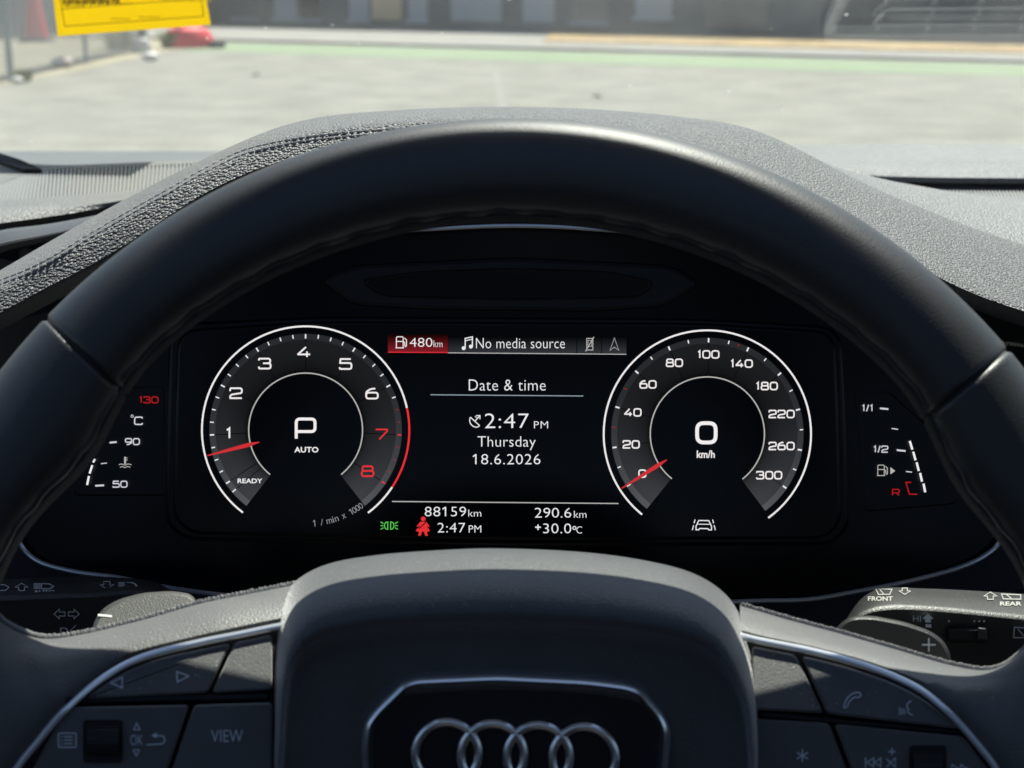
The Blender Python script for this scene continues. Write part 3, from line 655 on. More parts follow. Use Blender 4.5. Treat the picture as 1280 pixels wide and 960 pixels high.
# centre of the dash right of the hood
yQ = [(980, 178), (1005, 190), (1050, 214), (1100, 238), (1160, 263), (1220, 286), (1300, 312), (1420, 345), (1720, 420)]
QX = [985 + 15 * i for i in range(46)]
rows = []
for x in QX:
    y0_, y1_ = interp(yr3, x), interp(yQ, x) + 4; A, Bp = H(x, y0_, DZ - .0035), W(x, y1_, .70)
    rows.append([A + Vector((0, .004, -.008)), A] + [A.lerp(Bp, k / 6) + Vector((0, 0, .006 * math.sin(math.pi * k / 6))) for k in range(1, 7)])
MB().grid(rows).build('centre_pad', M['dash'], db)
# ledge under the glass and the outlet frame that the glass mirrors
mb = MB(); mb.grid([[Vector((x, yy, zz)) for x in (-.5, .3, 1.23)] for yy, zz in ((1.03, DZ - .012), (1.12, DZ - .012), (1.17, 1.2195), (1.45, 1.2195), (1.49, 1.20))]); mb.build('windscreen_ledge', M['dash'], db)
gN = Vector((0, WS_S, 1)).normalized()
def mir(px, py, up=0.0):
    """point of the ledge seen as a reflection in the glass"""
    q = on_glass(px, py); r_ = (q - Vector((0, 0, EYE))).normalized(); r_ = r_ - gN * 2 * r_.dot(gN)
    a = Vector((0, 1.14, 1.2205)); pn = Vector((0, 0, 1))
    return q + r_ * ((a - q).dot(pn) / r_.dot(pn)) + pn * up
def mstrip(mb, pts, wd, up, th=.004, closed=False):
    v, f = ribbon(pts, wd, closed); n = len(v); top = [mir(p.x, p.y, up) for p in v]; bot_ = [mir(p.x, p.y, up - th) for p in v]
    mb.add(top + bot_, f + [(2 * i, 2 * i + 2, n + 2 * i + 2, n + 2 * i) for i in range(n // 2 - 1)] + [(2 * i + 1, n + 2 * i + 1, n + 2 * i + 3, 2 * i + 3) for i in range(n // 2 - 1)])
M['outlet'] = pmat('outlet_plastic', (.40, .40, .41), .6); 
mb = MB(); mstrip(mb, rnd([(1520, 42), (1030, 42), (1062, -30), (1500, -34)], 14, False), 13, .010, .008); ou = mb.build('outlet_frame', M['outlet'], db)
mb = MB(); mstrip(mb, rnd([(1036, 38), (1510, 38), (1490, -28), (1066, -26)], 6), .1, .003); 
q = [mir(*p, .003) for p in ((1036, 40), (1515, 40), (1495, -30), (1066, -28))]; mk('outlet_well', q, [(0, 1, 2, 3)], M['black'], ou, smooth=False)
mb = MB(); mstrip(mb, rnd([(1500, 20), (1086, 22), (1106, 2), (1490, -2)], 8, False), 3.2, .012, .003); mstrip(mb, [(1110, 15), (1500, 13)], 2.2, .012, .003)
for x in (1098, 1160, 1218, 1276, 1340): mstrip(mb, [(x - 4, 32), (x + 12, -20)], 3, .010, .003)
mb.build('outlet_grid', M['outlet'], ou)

# ---- instrument cluster
DCL = .646
cl = thing('instrument_cluster', W(640, 760, DCL), 'lit digital instrument cluster with two round dials behind the steering wheel', 'instrument cluster')
po = [(22, 672), (45, 700), (90, 714), (147, 722), (213, 735), (310, 747), (450, 756), (640, 760), (830, 756), (940, 751.5), (1010, 749.5), (1070, 739.5), (1130, 728), (1195, 711), (1235, 692), (1252, 668), (1246, 615), (1200, 520), (1120, 430), (1000, 348), (850, 299), (740, 286), (640, 282), (540, 286), (455, 293), (300, 335), (160, 420), (70, 530), (22, 632)]
pc = [V2(p) for p in cr([Vector((*p, 0)) for p in po], 5, True)]
slab('panel', pc, DCL, .02, M['piano'], cl, bev=2)
mb = MB(); mb.tube([W(p.x, p.y, DCL - .004) for p in pc], .0011, 8, closed=True); mb.build('chrome_trim', M['chrome'], cl)
pc2 = [Vector((637 + (p.x - 637) * 1.02, 520 + (p.y - 520) * 1.03)) for p in pc]
MB().grid([[W(p.x, p.y, DCL - .0035) for p in pc], [W(p.x, p.y, DCL - .006) for p in pc2], [W(637 + (p.x - 637) * 1.12, 520 + (p.y - 520) * 1.16, DCL - .012) for p in pc]], cv=True).build('surround', M['black'], cl)
slab('screen_bezel', rnd([(212, 404), (400, 396), (870, 398), (1052, 408), (1062, 660), (1040, 682), (640, 684), (232, 676), (206, 655)], 30), DCL - .0012, .004, M['piano'], cl, bev=5, bevd=.0007)
slab('screen', rnd([(222, 412), (400, 402), (870, 404), (1044, 414), (1052, 652), (1032, 674), (640, 676), (240, 668), (216, 648)], 26), DCL - .0018, .004, M['piano'], cl, bev=4, bevd=.0006)
slab('upper_lens_frame', rnd([(398, 350), (440, 331), (640, 321), (840, 331), (878, 354), (832, 384), (740, 390), (540, 388), (440, 382)], 18), DCL - .0014, .004, M['piano2'], cl, bev=6, bevd=.0016)
slab('upper_lens', rnd([(448, 350), (520, 339), (640, 335), (760, 339), (822, 352), (800, 371), (640, 374), (478, 370)], 14), DCL - .0022, .003, M['piano'], cl, bev=3, bevd=-.0008)
E = DCL - .0024
def mark(): return Mark(E)
def dial(name, c, aset, lo, hi):
    """face ring with its level of light, rings, ticks"""
    v, lv, f = [], [], []; rad = [71, 78, 90, 104, 112.5, 113.2, 119.5, 120.5]; n = 120
    for i in range(n + 1):
        a = lo + (hi - lo) * i / n; e = min(a - lo, hi - a) / (hi - lo); g = .010 + .030 * max(0, 1 - e / .30) ** 1.6
        for k, r_ in enumerate(rad):
            v.append(W(c[0] + r_ * math.cos(R(a)), c[1] - r_ * math.sin(R(a)), E + .0003))
            m_ = [.25, .75, 1.05, 1.25, 1.25, 2.3, 2.3, 1.2][k] * g; lv.append((m_ * .95, m_, m_ * 1.12))
    for i in range(n):
        for k in range(len(rad) - 1): a = i * len(rad) + k; f.append((a, a + 1, a + len(rad) + 1, a + len(rad)))
    return mk(name, v, f, M['e_dial'], cl, smooth=False, levels=lv)
def pol(c, r_, a): return (c[0] + r_ * math.cos(R(a)), c[1] - r_ * math.sin(R(a)))
def needle(c, a, parent, r0=60, r1=127):
    mb = []; u = lambda r_, w_: [Vector(pol(c, r_, a)) + Vector((math.sin(R(a)), math.cos(R(a)))) * w_, Vector(pol(c, r_, a)) - Vector((math.sin(R(a)), math.cos(R(a)))) * w_]
    prof = [(r0, .6), (74, 2.6), (100, 1.9), (r1, .7)]; front, back = [], []
    for r_, w_ in prof: front.append(u(r_, w_))
    vs = []; f = []
    for p in front:
        vs += [W(p[0].x, p[0].y, E - .0012), W(p[1].x, p[1].y, E - .0012), W((p[0].x + p[1].x) / 2, (p[0].y + p[1].y) / 2, E - .0018)]
    for i in range(len(front) - 1): f += [(3 * i, 3 * i + 2, 3 * i + 5, 3 * i + 3), (3 * i + 2, 3 * i + 1, 3 * i + 4, 3 * i + 5), (3 * i + 1, 3 * i, 3 * i + 3, 3 * i + 4)]
    mk('needle', vs, f, M['e_needle'], parent, smooth=False)
# tachometer
c1 = (382, 537.5); AT = lambda k: 214 - 31.0 * k
t1 = dial('tachometer_dial', c1, AT, -52, 232)
m = mark(); m.arc(c1, 129.6, 12.3, 232.8, 2.2); m.arc(c1, 129.6, -53, -33.4, 2.2); m.build('outer_ring', M['e_num'], t1)
m = mark(); m.arc(c1, 129.6, -33.4, 12.3, 2.4); m.build('red_zone_ring', M['e_red'], t1)
m = mark(); m.arc(c1, 71.2, -51.5, 231.5, 1.5); m.build('inner_ring', M['e_line'], t1)
m = mark(); mr = mark(); ms = mark()
for q in range(33):
    a = AT(q / 4); big = q % 4 == 0
    if q / 4 < 6.3: m.line([pol(c1, 115.2 - (.8 if big else 0), a), pol(c1, 119.8, a)], 1.7 if big else 1.4)
    elif not big: mr.line([pol(c1, 115.8, a), pol(c1, 119, a)], .9)
    if big: ms.line([pol(c1, 73, a), pol(c1, 113, a)], .9)
m.line([pol(c1, 114.5, 220.3), pol(c1, 119.8, 220.3)], 1.6); ms.line([pol(c1, 73, 220.3), pol(c1, 113, 220.3)], .9)
m.build('tick_marks', M['e_white'], t1, .0002); mr.build('red_tick_marks', M['e_redd'], t1, .0002); ms.build('spoke_lines', M['e_radial'], t1, -.0001)
for a in (AT(7), AT(8)): m = mark(); m.line([pol(c1, 115.2, a), pol(c1, 119.8, a)], 1.7); m.build('red_zone_tick', M['e_red'], t1, .0002)
for ch, x, y in [('1', 286, 541.5), ('2', 295, 491.5), ('3', 331, 454.5), ('4', 380, 440), ('5', 432, 455), ('6', 465, 492), ('7', 477, 543), ('8', 459.5, 589)]:
    m = mark(); m.digits(ch, x, y, 12.4, 14.6, 1, 2.1 if ch not in '7' else 1.8); m.build('numeral', M['e_red' if ch in '78' else 'e_num'], t1, .0003)
m = mark(); m.digits('P', 382, 536, 24.5, 23.5, 0, 3.6); m.build('gear_letter', M['e_num'], t1, .0003)
m = mark(); m.text('AUTO', 368, 558.6, 398, 565.6, bold=.025, space=1.05); m.build('gear_caption', M['e_num'], t1, .0003)
m = mark(); m.text('READY', 297, 598.2, 328, 604, bold=.02); m.build('ready_caption', M['e_white'], t1, .0003)
txt = '1 / min x 1000'; m = mark()
for i, ch in enumerate(txt):
    if ch == ' ': continue
    a = -85.5 + 33 * (i + .3) / len(txt); p = pol(c1, 117.5, a)
    hgt = 7.6 if ch in '10/i' else 5.6; wd = {'1': 2.6, '/': 3.4, 'm': 6.6, 'i': 1.2, 'n': 4.2, 'x': 4.2, '0': 4.6}[ch]
    p = (p[0], p[1]); m.text(ch, p[0] - wd / 2, p[1] - hgt / 2 + (3.3 - hgt / 2), p[0] + wd / 2, p[1] + 3.3, rot=-(a + 90))
m.build('scale_caption', M['e_grey'], t1, .0003)
needle(c1, 194.6, t1)
# speedometer
c2 = (884.2, 542.5); AS = lambda k: 213 - 24.75 * k
t2 = dial('speedometer_dial', c2, AS, -53, 231)
m = mark(); m.arc(c2, 129.6, -54, 231, 2.2, 90); m.build('outer_ring', M['e_num'], t2)
m = mark(); m.arc(c2, 71.4, -52, 231.5, 1.5); m.build('inner_ring', M['e_line'], t2)
m = mark(); ms = mark(); mr = mark()
for q in range(21):
    a = AS(q / 2); big = q % 2 == 0
    if q in (3, 5): mark().line([pol(c2, 115.6, a), pol(c2, 119.4, a)], 1.0).build('red_tick_mark', M['e_redd'], t2, .0002); continue
    m.line([pol(c2, 114.6 if big else 115.6, a), pol(c2, 119.8, a)], 1.9 if big else 1.4)
    if big and q: ms.line([pol(c2, 74, a), pol(c2, 113, a)], .8)
mr.line([pol(c2, 115.6, AS(5.75)), pol(c2, 119.4, AS(5.75))], 1.0)
m.build('tick_marks', M['e_white'], t2, .0002); mr.build('red_tick_mark', M['e_redd'], t2, .0002); ms.build('spoke_lines', M['e_radial'], t2, -.0001)
for tx, x, y in [('0', 803, 592), ('20', 789, 555.5), ('40', 791, 515.5), ('60', 810, 480.5), ('80', 843, 453.5), ('100', 885.5, 443), ('140', 927, 454.5), ('180', 958.5, 482.5), ('220', 977, 517.5), ('260', 977, 557.5), ('300', 961.5, 594)]:
    m = mark(); m.digits(tx, x, y, 8.9, 8.6, 2.6, 1.75); m.build('numeral', M['e_num'], t2, .0003)
m = mark(); m.digits('0', 883, 541, 24.2, 23.2, 0, 4.6); m.build('speed_digit', M['e_num'], t2, .0003)
m = mark(); m.text('km/h', 871, 563, 893.5, 572.5, bold=.02); m.build('unit_caption', M['e_num'], t2, .0003)
needle(c2, 212.4, t2)
# centre display
cd = slab('central_display', rnd([(484, 416), (786, 418), (776, 672), (488, 670)], 4), E + .0004, .0006, M['piano'], cl, bev=.5, bevd=.0001)
def grad(name, x0, y0, x1, y1, top, bot, parent):
    v, lv, f = [], [], []
    n = 6
    for i in range(n + 1):
        t = i / n; y = y0 + (y1 - y0) * t; c_ = [top[k] + (bot[k] - top[k]) * t ** 1.3 for k in range(3)]
        v += [W(x0, y, E + .0002), W(x1, y, E + .0002)]; lv += [c_, c_]
    for i in range(n): f.append((2 * i, 2 * i + 1, 2 * i + 3, 2 * i + 2))
    mk(name, v, f, M['e_dial'], parent, smooth=False, levels=lv)
grad('red_menu_field', 485, 418, 560, 440, (.004, .001, .001), (.22, .012, .018), cd)
for a_, b_ in ((560.5, 720.5), (721.5, 751.5), (752.5, 783)): grad('menu_field', a_, 420, b_, 441.5, (.001, .0012, .0015), (.030, .035, .040), cd)
m = mark(); m.line([(485, 440.2), (560, 440.6)], 1.1); m.build('menu_underline', M['e_red'], cd)
m = mark(); m.line([(560, 441), (783, 442.8)], 1.0); m.build('menu_underline', M['e_line'], cd)
def pump(m, x, y, s, wd):
    P_ = lambda pts: [(x + a * s, y + b * s) for a, b in pts]
    m.line(P_([(-5, 6.5), (-5, -6), (-4, -7), (2.5, -7), (3.5, -6), (3.5, 6.5)]), wd); m.line(P_([(-6, 6.8), (4.5, 6.8)]), wd); m.line(P_([(-5, -1.2), (3.5, -1.2)]), wd)
    m.line(P_([(5, -5.5), (7.6, -3), (7.6, 4), (6.8, 5.2), (5.6, 4.4), (5.4, 0), (4, -.6)]), wd)
m = mark(); pump(m, 500.5, 428, 1.0, 1.1); m.build('fuel_icon', M['e_white'], cd)
m = mark(); m.text('480', 512, 422.3, 540.5, 433.6); m.text('km', 542, 425.6, 553, 433.8); m.build('range_text', M['e_white'], cd)
m = mark(); m.line([(581.5, 435), (581.5, 423), (590.5, 421), (590.5, 433)], 1.3); m.line([(581.5, 426), (590.5, 424)], 1.1); m.disc((579.6, 435.2), 2.4); m.disc((588.6, 433.2), 2.4); m.build('music_icon', M['e_white'], cd)
m = mark(); m.text('No media source', 595, 422.6, 706, 435.4, space=1.02); m.build('media_text', M['e_white'], cd)
m = mark(); m.line([(733.5, 423), (741, 423), (741, 437.5), (733.5, 437.5)], 1.0, True); m.line([(742.5, 421), (732, 439)], 1.1); m.line([(735, 425.5), (739.5, 425.5), (739.5, 433), (735, 433)], .7, True); m.build('phone_icon', M['e_line'], cd)
m = mark(); m.line([(768, 422.5), (773.5, 437.8), (768, 434), (762.5, 437.8)], 1.1, True); m.build('arrow_icon', M['e_grey'], cd)
m = mark(); m.text('Date & time', 586, 474.3, 682, 488.2, space=1.05); m.build('heading_text', M['e_white'], cd)
m = mark(); m.line([(538, 493.4), (729, 495)], 1.1); m.build('heading_underline', M['e_blue'], cd)
m = mark(); m.line([(588, 521.5), (586.8, 526), (588.5, 530.5), (592.5, 533.6), (597, 534), (599.5, 532)], 1.2, False, 2); m.line([(588, 521.5), (599.5, 532)], 1.2); m.line([(593.5, 526.5), (599.5, 520)], 1.2); m.line([(595, 519.5), (600, 519.4), (600, 524)], 1.0); m.line([(596.5, 522), (593.6, 520.5)], .8); m.build('satellite_icon', M['e_white'], cd)
m = mark(); m.text('2:47', 606, 516.8, 661, 535.2, space=1.05); m.build('clock_text', M['e_white'], cd)
m = mark(); m.text('PM', 667.5, 526.6, 685, 535.4, space=1.1); m.build('clock_suffix_text', M['e_white'], cd)
m = mark(); m.text('Thursday', 597, 545.4, 669.5, 562.6, space=1.03); m.build('weekday_text', M['e_white'], cd)
m = mark(); m.text('18.6.2026', 591, 567.6, 675.5, 580.4, space=1.05); m.build('date_text', M['e_white'], cd)
m = mark(); m.line([(490, 626.8), (773, 629.4)], 1.2); m.build('divider_line', M['e_line'], cd)
m = mark(); m.text('88159', 531, 633.4, 582.5, 645.4, space=1.05); m.text('km', 585.5, 637, 601.5, 645.6); m.build('odometer_text', M['e_white'], cd)
m = mark(); m.text('2:47', 547, 653.6, 581.5, 665.6, space=1.05); m.text('PM', 586, 656.8, 601.5, 665.6); m.build('lower_clock_text', M['e_white'], cd)
m = mark(); m.text('290.6', 668.5, 634.8, 714, 647); m.text('km', 717.5, 638.4, 733, 647.2); m.build('trip_text', M['e_white'], cd)
m = mark(); m.line([(669, 659), (676, 659)], 1.5); m.line([(672.5, 655.6), (672.5, 662.4)], 1.5); m.text('30.0', 679, 654.4, 714, 666.6, space=1.03); m.circle((718, 660), 1.9, 1.0); m.text('C', 720.5, 658, 727.5, 666.8); m.build('temperature_text', M['e_white'], cd)
# warning symbols
m = mark()
for sx in (-1, 1):
    X = 486.5 + sx * 3.6
    m.line([(X - sx * 1.8, 652.4), (X - sx * 1.8, 661.6), (X + sx * .6, 661), (X + sx * 2.2, 659), (X + sx * 2.2, 655), (X + sx * .6, 653)], 1.2, True)
    for k in (-1, 0, 1): m.line([(X + sx * 3.6, 657 + k * 2.6), (X + sx * 7.2, 657 + k * 4.6)], 1.2)
m.build('parking_light_symbol', M['e_green'], cl)
m = mark(); m.disc((529, 648.6), 2.9); m.poly([(525.4, 652.2), (532.6, 652.2), (534.8, 660.2), (523.2, 660.2)]); m.poly([(519.6, 663.6), (521.6, 660.4), (535.6, 660.4), (537.4, 663.8), (534, 664.8), (523, 664.8)]); m.poly([(523.8, 664.8), (527.2, 664.8), (526, 669.6), (522.8, 669.6)]); m.poly([(530.2, 664.8), (533.6, 664.8), (534.8, 669.6), (531.4, 669.6)]); m.line([(525.6, 653), (521.4, 658.4)], 1.5); m.line([(532.6, 653), (536.2, 658.6)], 1.5); m.build('seat_belt_symbol', M['e_red'], cl)
m = mark(); m.line([(532.6, 652.8), (523.6, 660.6)], 1.3); m.build('belt_stripe', M['e_radial'], bpy.data.objects['seat_belt_symbol'], .0003)
m = mark(); m.line([(870, 658), (871.5, 654.6), (873.5, 650.6), (886, 650.8), (888, 654.8), (889.4, 658), (889.4, 662.4), (886, 662.4), (885, 660.8), (874.4, 660.6), (873.4, 662.2), (870, 662.2)], 1.2, True); m.line([(872, 655.2), (888, 655.4)], .9)
for sx in (-1, 1): m.line([(879.8 + sx * 11, 649.4), (879.8 + sx * 12.2, 654)], 1.1); m.line([(879.8 + sx * 12.8, 656.6), (879.8 + sx * 14.4, 662.6)], 1.1)
m.build('lane_assist_symbol', M['e_white'], cl)
# coolant gauge
cg = slab('coolant_gauge', rnd([(100, 488), (206, 482), (206, 620), (92, 620)], 8), DCL - .0002, .002, M['piano'], cl, bev=2, bevd=.0001)
for tx, x, y, mt in [('130', 186, 499.8, 'e_redd'), ('90', 165.5, 552, 'e_soft'), ('50', 150, 605.2, 'e_soft')]:
    m = mark(); m.digits(tx, x, y, 7.4, 7.6, 2.2, 1.5); m.build('numeral', M[mt], cg)
m = mark(); m.circle((165.2, 520.2), 1.5, .8); m.line([(178, 523.2), (177.4, 521.4), (168.6, 521.4), (168, 530.4), (177.4, 530.6), (178, 528.8)], 1.6, False, 2.5); m.build('unit_letter', M['e_soft'], cg)
m = mark(); m.line([(137, 553.3), (145.8, 552.5)], 2.2); m.line([(126, 579.6), (133.5, 578.8)], 1.1); m.line([(119, 607.2), (130, 606.6)], 2.2); m.build('tick_marks', M['e_soft'], cg)
m = mark(); m.line([(156.3, 571), (156.3, 580)], 2.2); m.line([(157, 572.4), (159.4, 572.4)], .9); m.line([(157, 575), (159.4, 575)], .9)
m.line(cr([Vector((148.5, 581, 0)), Vector((152, 580, 0)), Vector((156, 581.4, 0)), Vector((160, 580, 0)), Vector((164.5, 581, 0))], 4), .9); m.line(cr([Vector((150, 584, 0)), Vector((153, 583.2, 0)), Vector((156, 584.4, 0)), Vector((159, 583.2, 0)), Vector((163, 584, 0))], 4), .9); m.build('coolant_icon', M['e_line'], cg)
m = mark()
for p, q in (((118.5, 573.6), (116.4, 578)), ((115.4, 581.5), (112, 591.9)), ((111.2, 595), (108.9, 606.2))): m.line([p, q], 2.6)
m.build('level_bar', M['e_white'], cg)
# fuel gauge
fg = slab('fuel_gauge', rnd([(1066, 490), (1110, 488), (1190, 560), (1196, 630), (1082, 640)], 8), DCL - .0002, .002, M['piano'], cl, bev=2, bevd=.0001)
for tx, x, y in [('1/1', 1084.5, 510), ('1/2', 1101, 561.4)]:
    m = mark(); m.digits(tx, x, y, 7.6, 7.4, 1.8, 1.4); m.build('numeral', M['e_soft'], fg)
m = mark(); m.line([(1100, 510.4), (1110.5, 511.4)], 2.2); m.line([(1114.5, 535.6), (1122.5, 536.6)], 1.3); m.line([(1121, 562.6), (1132, 563.8)], 2.2); m.line([(1132.5, 589.3), (1140, 590.2)], 1.3); m.build('tick_marks', M['e_soft'], fg)
m = mark(); pump(m, 1102, 588, .95, 1.0); m.poly([(1113, 584), (1119, 588.6), (1113, 593)]); m.build('fuel_icon', M['e_line'], fg)
m = mark(); m.digits('R', 1119.8, 615.4, 7.4, 8.4, 0, 1.4); m.line([(1139, 603), (1132.4, 603), (1136.6, 617.6), (1146.8, 617.8)], 1.5); m.build('reserve_mark', M['e_redd'], fg)
m = mark()
for k in range(5):
    x0_, y0_ = 1137.2 + 4.3 * k, 551.2 + 13.4 * k - .2 * k * k * .1; m.line([(x0_, y0_), (x0_ + 3.3 - .3 * k, y0_ + 10.8)], 2.7)
m.build('level_bar', M['e_white'], fg)

# ---- steering wheel
sw = thing('steering_wheel', W(645, 958, .44), 'black leather steering wheel with chrome trimmed spokes and four ring badge', 'steering wheel')
WC = (641.0, 958.0)
def DW_(py): return .4522 / (1 - .122 * (480 - py) / FPX)
def rin(a):
    b_ = 680
    for c0, amp, wd in ((144, 30, 8), (32.3, 26, 8)): b_ -= amp * math.exp(-((a - c0) / wd) ** 2)
    return b_
SEAM = (136.2, 40.1)
angs = set(-180 + 1.5 * i for i in range(240))
for sm in SEAM:
    for d_ in (-.8, -.4, -.22, -.1, 0, .1, .22, .4, .8): angs.add(sm + d_)
angs = sorted(angs)
def rim_pt(a, ph, grow=1.0):
    ri, ro = rin(a), 810; mid_, hf = (ri + ro) / 2, (ro - ri) / 2
    cs, sn = math.cos(ph), math.sin(ph); e = 2 / 2.25
    u = math.copysign(abs(cs) ** e, cs) * hf * grow; dd = -math.copysign(abs(sn) ** e, sn) * .0185 * grow
    k = min(abs(a - s_) for s_ in SEAM)
    if k < .4: f = 1 - .07 * (1 - k / .4); u *= f; dd *= f
    r_ = mid_ + u; px, py = WC[0] + r_ * math.cos(R(a)), WC[1] - r_ * math.sin(R(a)); pm = WC[1] - mid_ * math.sin(R(a))
    return W(px, py, DW_(pm) + dd)
NP = 40
rows = [[rim_pt(a, 2 * math.pi * k / NP) for k in range(NP)] for a in angs]
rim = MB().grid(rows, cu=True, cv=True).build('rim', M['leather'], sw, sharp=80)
mb = MB(); a = 20.0
while a < 160:
    for j, (ph0, ph1) in enumerate(((2.55, 2.86), (2.86, 2.62))):
        p0, p1 = rim_pt(a + .21 * j, ph0, 1.004), rim_pt(a + .21 * (j + 1), ph1, 1.004); pm = (p0 + p1) / 2 + (p0 - W(WC[0], WC[1], .44)).normalized() * 0
        mb.tube([p0, pm, p1], .0008, 5)
    a += .42
mb.build('stitching', M['thread_dark'], rim)
rows = []
for i in range(141):
    a = 20 + i; rows.append([rim_pt(a + .2 * math.sin(i * 1.7), ph + .05 * math.sin(i * 1.3) * abs(math.sin(i * .37)), g_) for ph, g_ in ((2.34, .99), (2.44, 1.03), (2.50, 1.022 + .01 * math.sin(i * 1.3)), (2.60, .99))])
MB().grid(rows).build('leather_fold', M['leather'], rim)
for sm in SEAM:
    MB().tube([rim_pt(sm, ph, .985) for ph in [(-.3 + .05 * k) for k in range(70)]], .00045, 5).build('seam_thread', M['thread_dark'], rim)

# spokes
def vv(py, d=.45): return (480 - py) / FPX * d
def DP(x, y):
    """front surface of the button panels, top leaning away"""
    kx, ky = abs(x - 645) / FPX, (480 - y) / FPX; A0 = .4432 if x > 645 else .4392
    for sl in (.8, .3):
        d = (A0 + sl * .0955 + .0775 * .0787) / (1 - sl * ky + .0775 * kx)
        if sl == .3 or ky * d > -.0955: return d
Lb = [(-60, 715), (-25, 752), (8, 780), (30, 791), (60, 797), (110, 790), (180, 773), (250, 753), (310, 741), (372, 729)]
Lc = [(-30, 1040), (20, 962), (45, 930), (80, 889), (130, 847), (180, 821), (250, 803), (300, 793), (343, 784), (372, 779)]
Rb = [(1345, 735), (1318, 765), (1290, 798), (1265, 824), (1235, 837), (1190, 831), (1120, 811), (1050, 791), (990, 775), (925, 756)]
Rc = [(1290, 1040), (1247, 964), (1225, 934), (1195, 900), (1160, 869), (1125, 849), (1075, 830), (1015, 814), (950, 801), (925, 795)]
for Bk, Ck, sgn, nm in ((Lb, Lc, -1, 'left'), (Rb, Rc, 1, 'right')):
    bc = cr([Vector((*p, 0)) for p in Bk], 8); cc = cr([Vector((*p, 0)) for p in Ck], 8); rows = []; N = len(bc)
    for i in range(N):
        u = i / (N - 1); dB = (.4435 if sgn > 0 else .4400) + .038 * u; b_, c_ = bc[i], cc[i]; dCc = DP(c_.x, c_.y) - .0005
        r_ = [W(b_.x, b_.y + 30, dB + .035), W(b_.x, b_.y + 3, dB + .012), W(b_.x, b_.y, dB + .003)]
        for t in (.08, .2, .35, .5, .65, .8, .9, .97, 1.0):
            y = b_.y + (c_.y - b_.y) * t; x = b_.x + (c_.x - b_.x) * t
            d = dB + (dCc - dB) * t - .004 * math.sin(math.pi * min(1, t * 1.1)) * (1 - .5 * u) + (.0035 * ((t - .8) / .2) if t > .8 else 0)
            r_.append(W(x, y, d))
        rows.append(r_)
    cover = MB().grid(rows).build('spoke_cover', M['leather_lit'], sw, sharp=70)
    # rough stitched back edge
    mb = MB(); rj = random.Random(5)
    for i in range(4 * (N - 1)):
        u = i / (4 * (N - 1)); k = min(int(u * (N - 1)), N - 2); f = u * (N - 1) - k; b_ = bc[k].lerp(bc[k + 1], f); dB = (.4435 if sgn > 0 else .4400) + .038 * u
        p = W(b_.x, b_.y + rj.uniform(-1.0, .8), dB + .002); q = W(b_.x + rj.uniform(2, 6), b_.y + rj.uniform(-1.6, .6), dB + .002)
        mb.tube([p, (p + q) / 2 + Vector((0, 0, .0005)), q], .0006, 5)
    mb.build('edge_stitching', M['thread'], cover)
    cpts = [W(p.x, p.y, DP(p.x, p.y) - .0012) for p in cc]
    MB().tube(cpts, .00105, 10).build('chrome_strip', M['chrome'], sw)
    # dark panel behind the buttons
    bot = [V2(p) for p in cc if True]
    hubx = 345 if sgn < 0 else 945
    poly_ = bot + [Vector((hubx, 1040))]
    rows = [[W(p.x, p.y + 2, DP(p.x, p.y) + .0035) for p in bot], [W(p.x, 1060, DP(p.x, 1060) + .0035) for p in bot]]
    MB().grid(rows).build('button_panel', M['gap'], sw)
def below(curve, off, x0, x1, n=14):
    """points that follow the chrome strip at a distance"""
    cc = sorted(curve); return [(x0 + (x1 - x0) * i / n, interp(cc, x0 + (x1 - x0) * i / n) + off) for i in range(n + 1)]
def button(name, outline, label=None, th=.004, r_=3):
    b = slab(name, rnd(outline, max(r_, 6), n=4), DP, th, M['button'], sw, bev=2.6, bevd=.0010)
    if label: b['label'] = label
    return b
b1_ = button('rocker_button', below(Lc, 9, 118, 288) + [(259, 866), (108, 873)], r_=2)
b2_ = button('button', below(Lc, 9, 294, 340, 4) + [(340, 862), (265, 866)], r_=2)
b3_ = button('scroll_button', [(84, 884), (236, 881), (196, 1000), (20, 1000)], r_=6)
b4_ = button('view_button', [(243, 881), (340, 878), (340, 1000), (202, 1000)], r_=3)
b5_ = button('button', below(Rc, 9, 940, 994, 4) + [(1029, 891), (940, 887)], r_=2)
b6_ = button('rocker_button', below(Rc, 9, 1002, 1182) + [(1200, 911), (1034, 892)], r_=2)
b7_ = button('star_button', [(940, 898), (1036, 904), (1072, 1000), (940, 1000)], r_=3)
b8_ = button('scroll_button', [(1043, 905), (1204, 921), (1262, 1000), (1080, 1000)], r_=6)
for q in ([(84, 871), (335, 866), (335, 874), (80, 879)], [(950, 889), (1204, 913), (1208, 918), (950, 896)]):
    slab('divider_bar', q, lambda x, y: DP(x, y) + .001, .003, M['gap'], sw, bev=2, bevd=.0008)
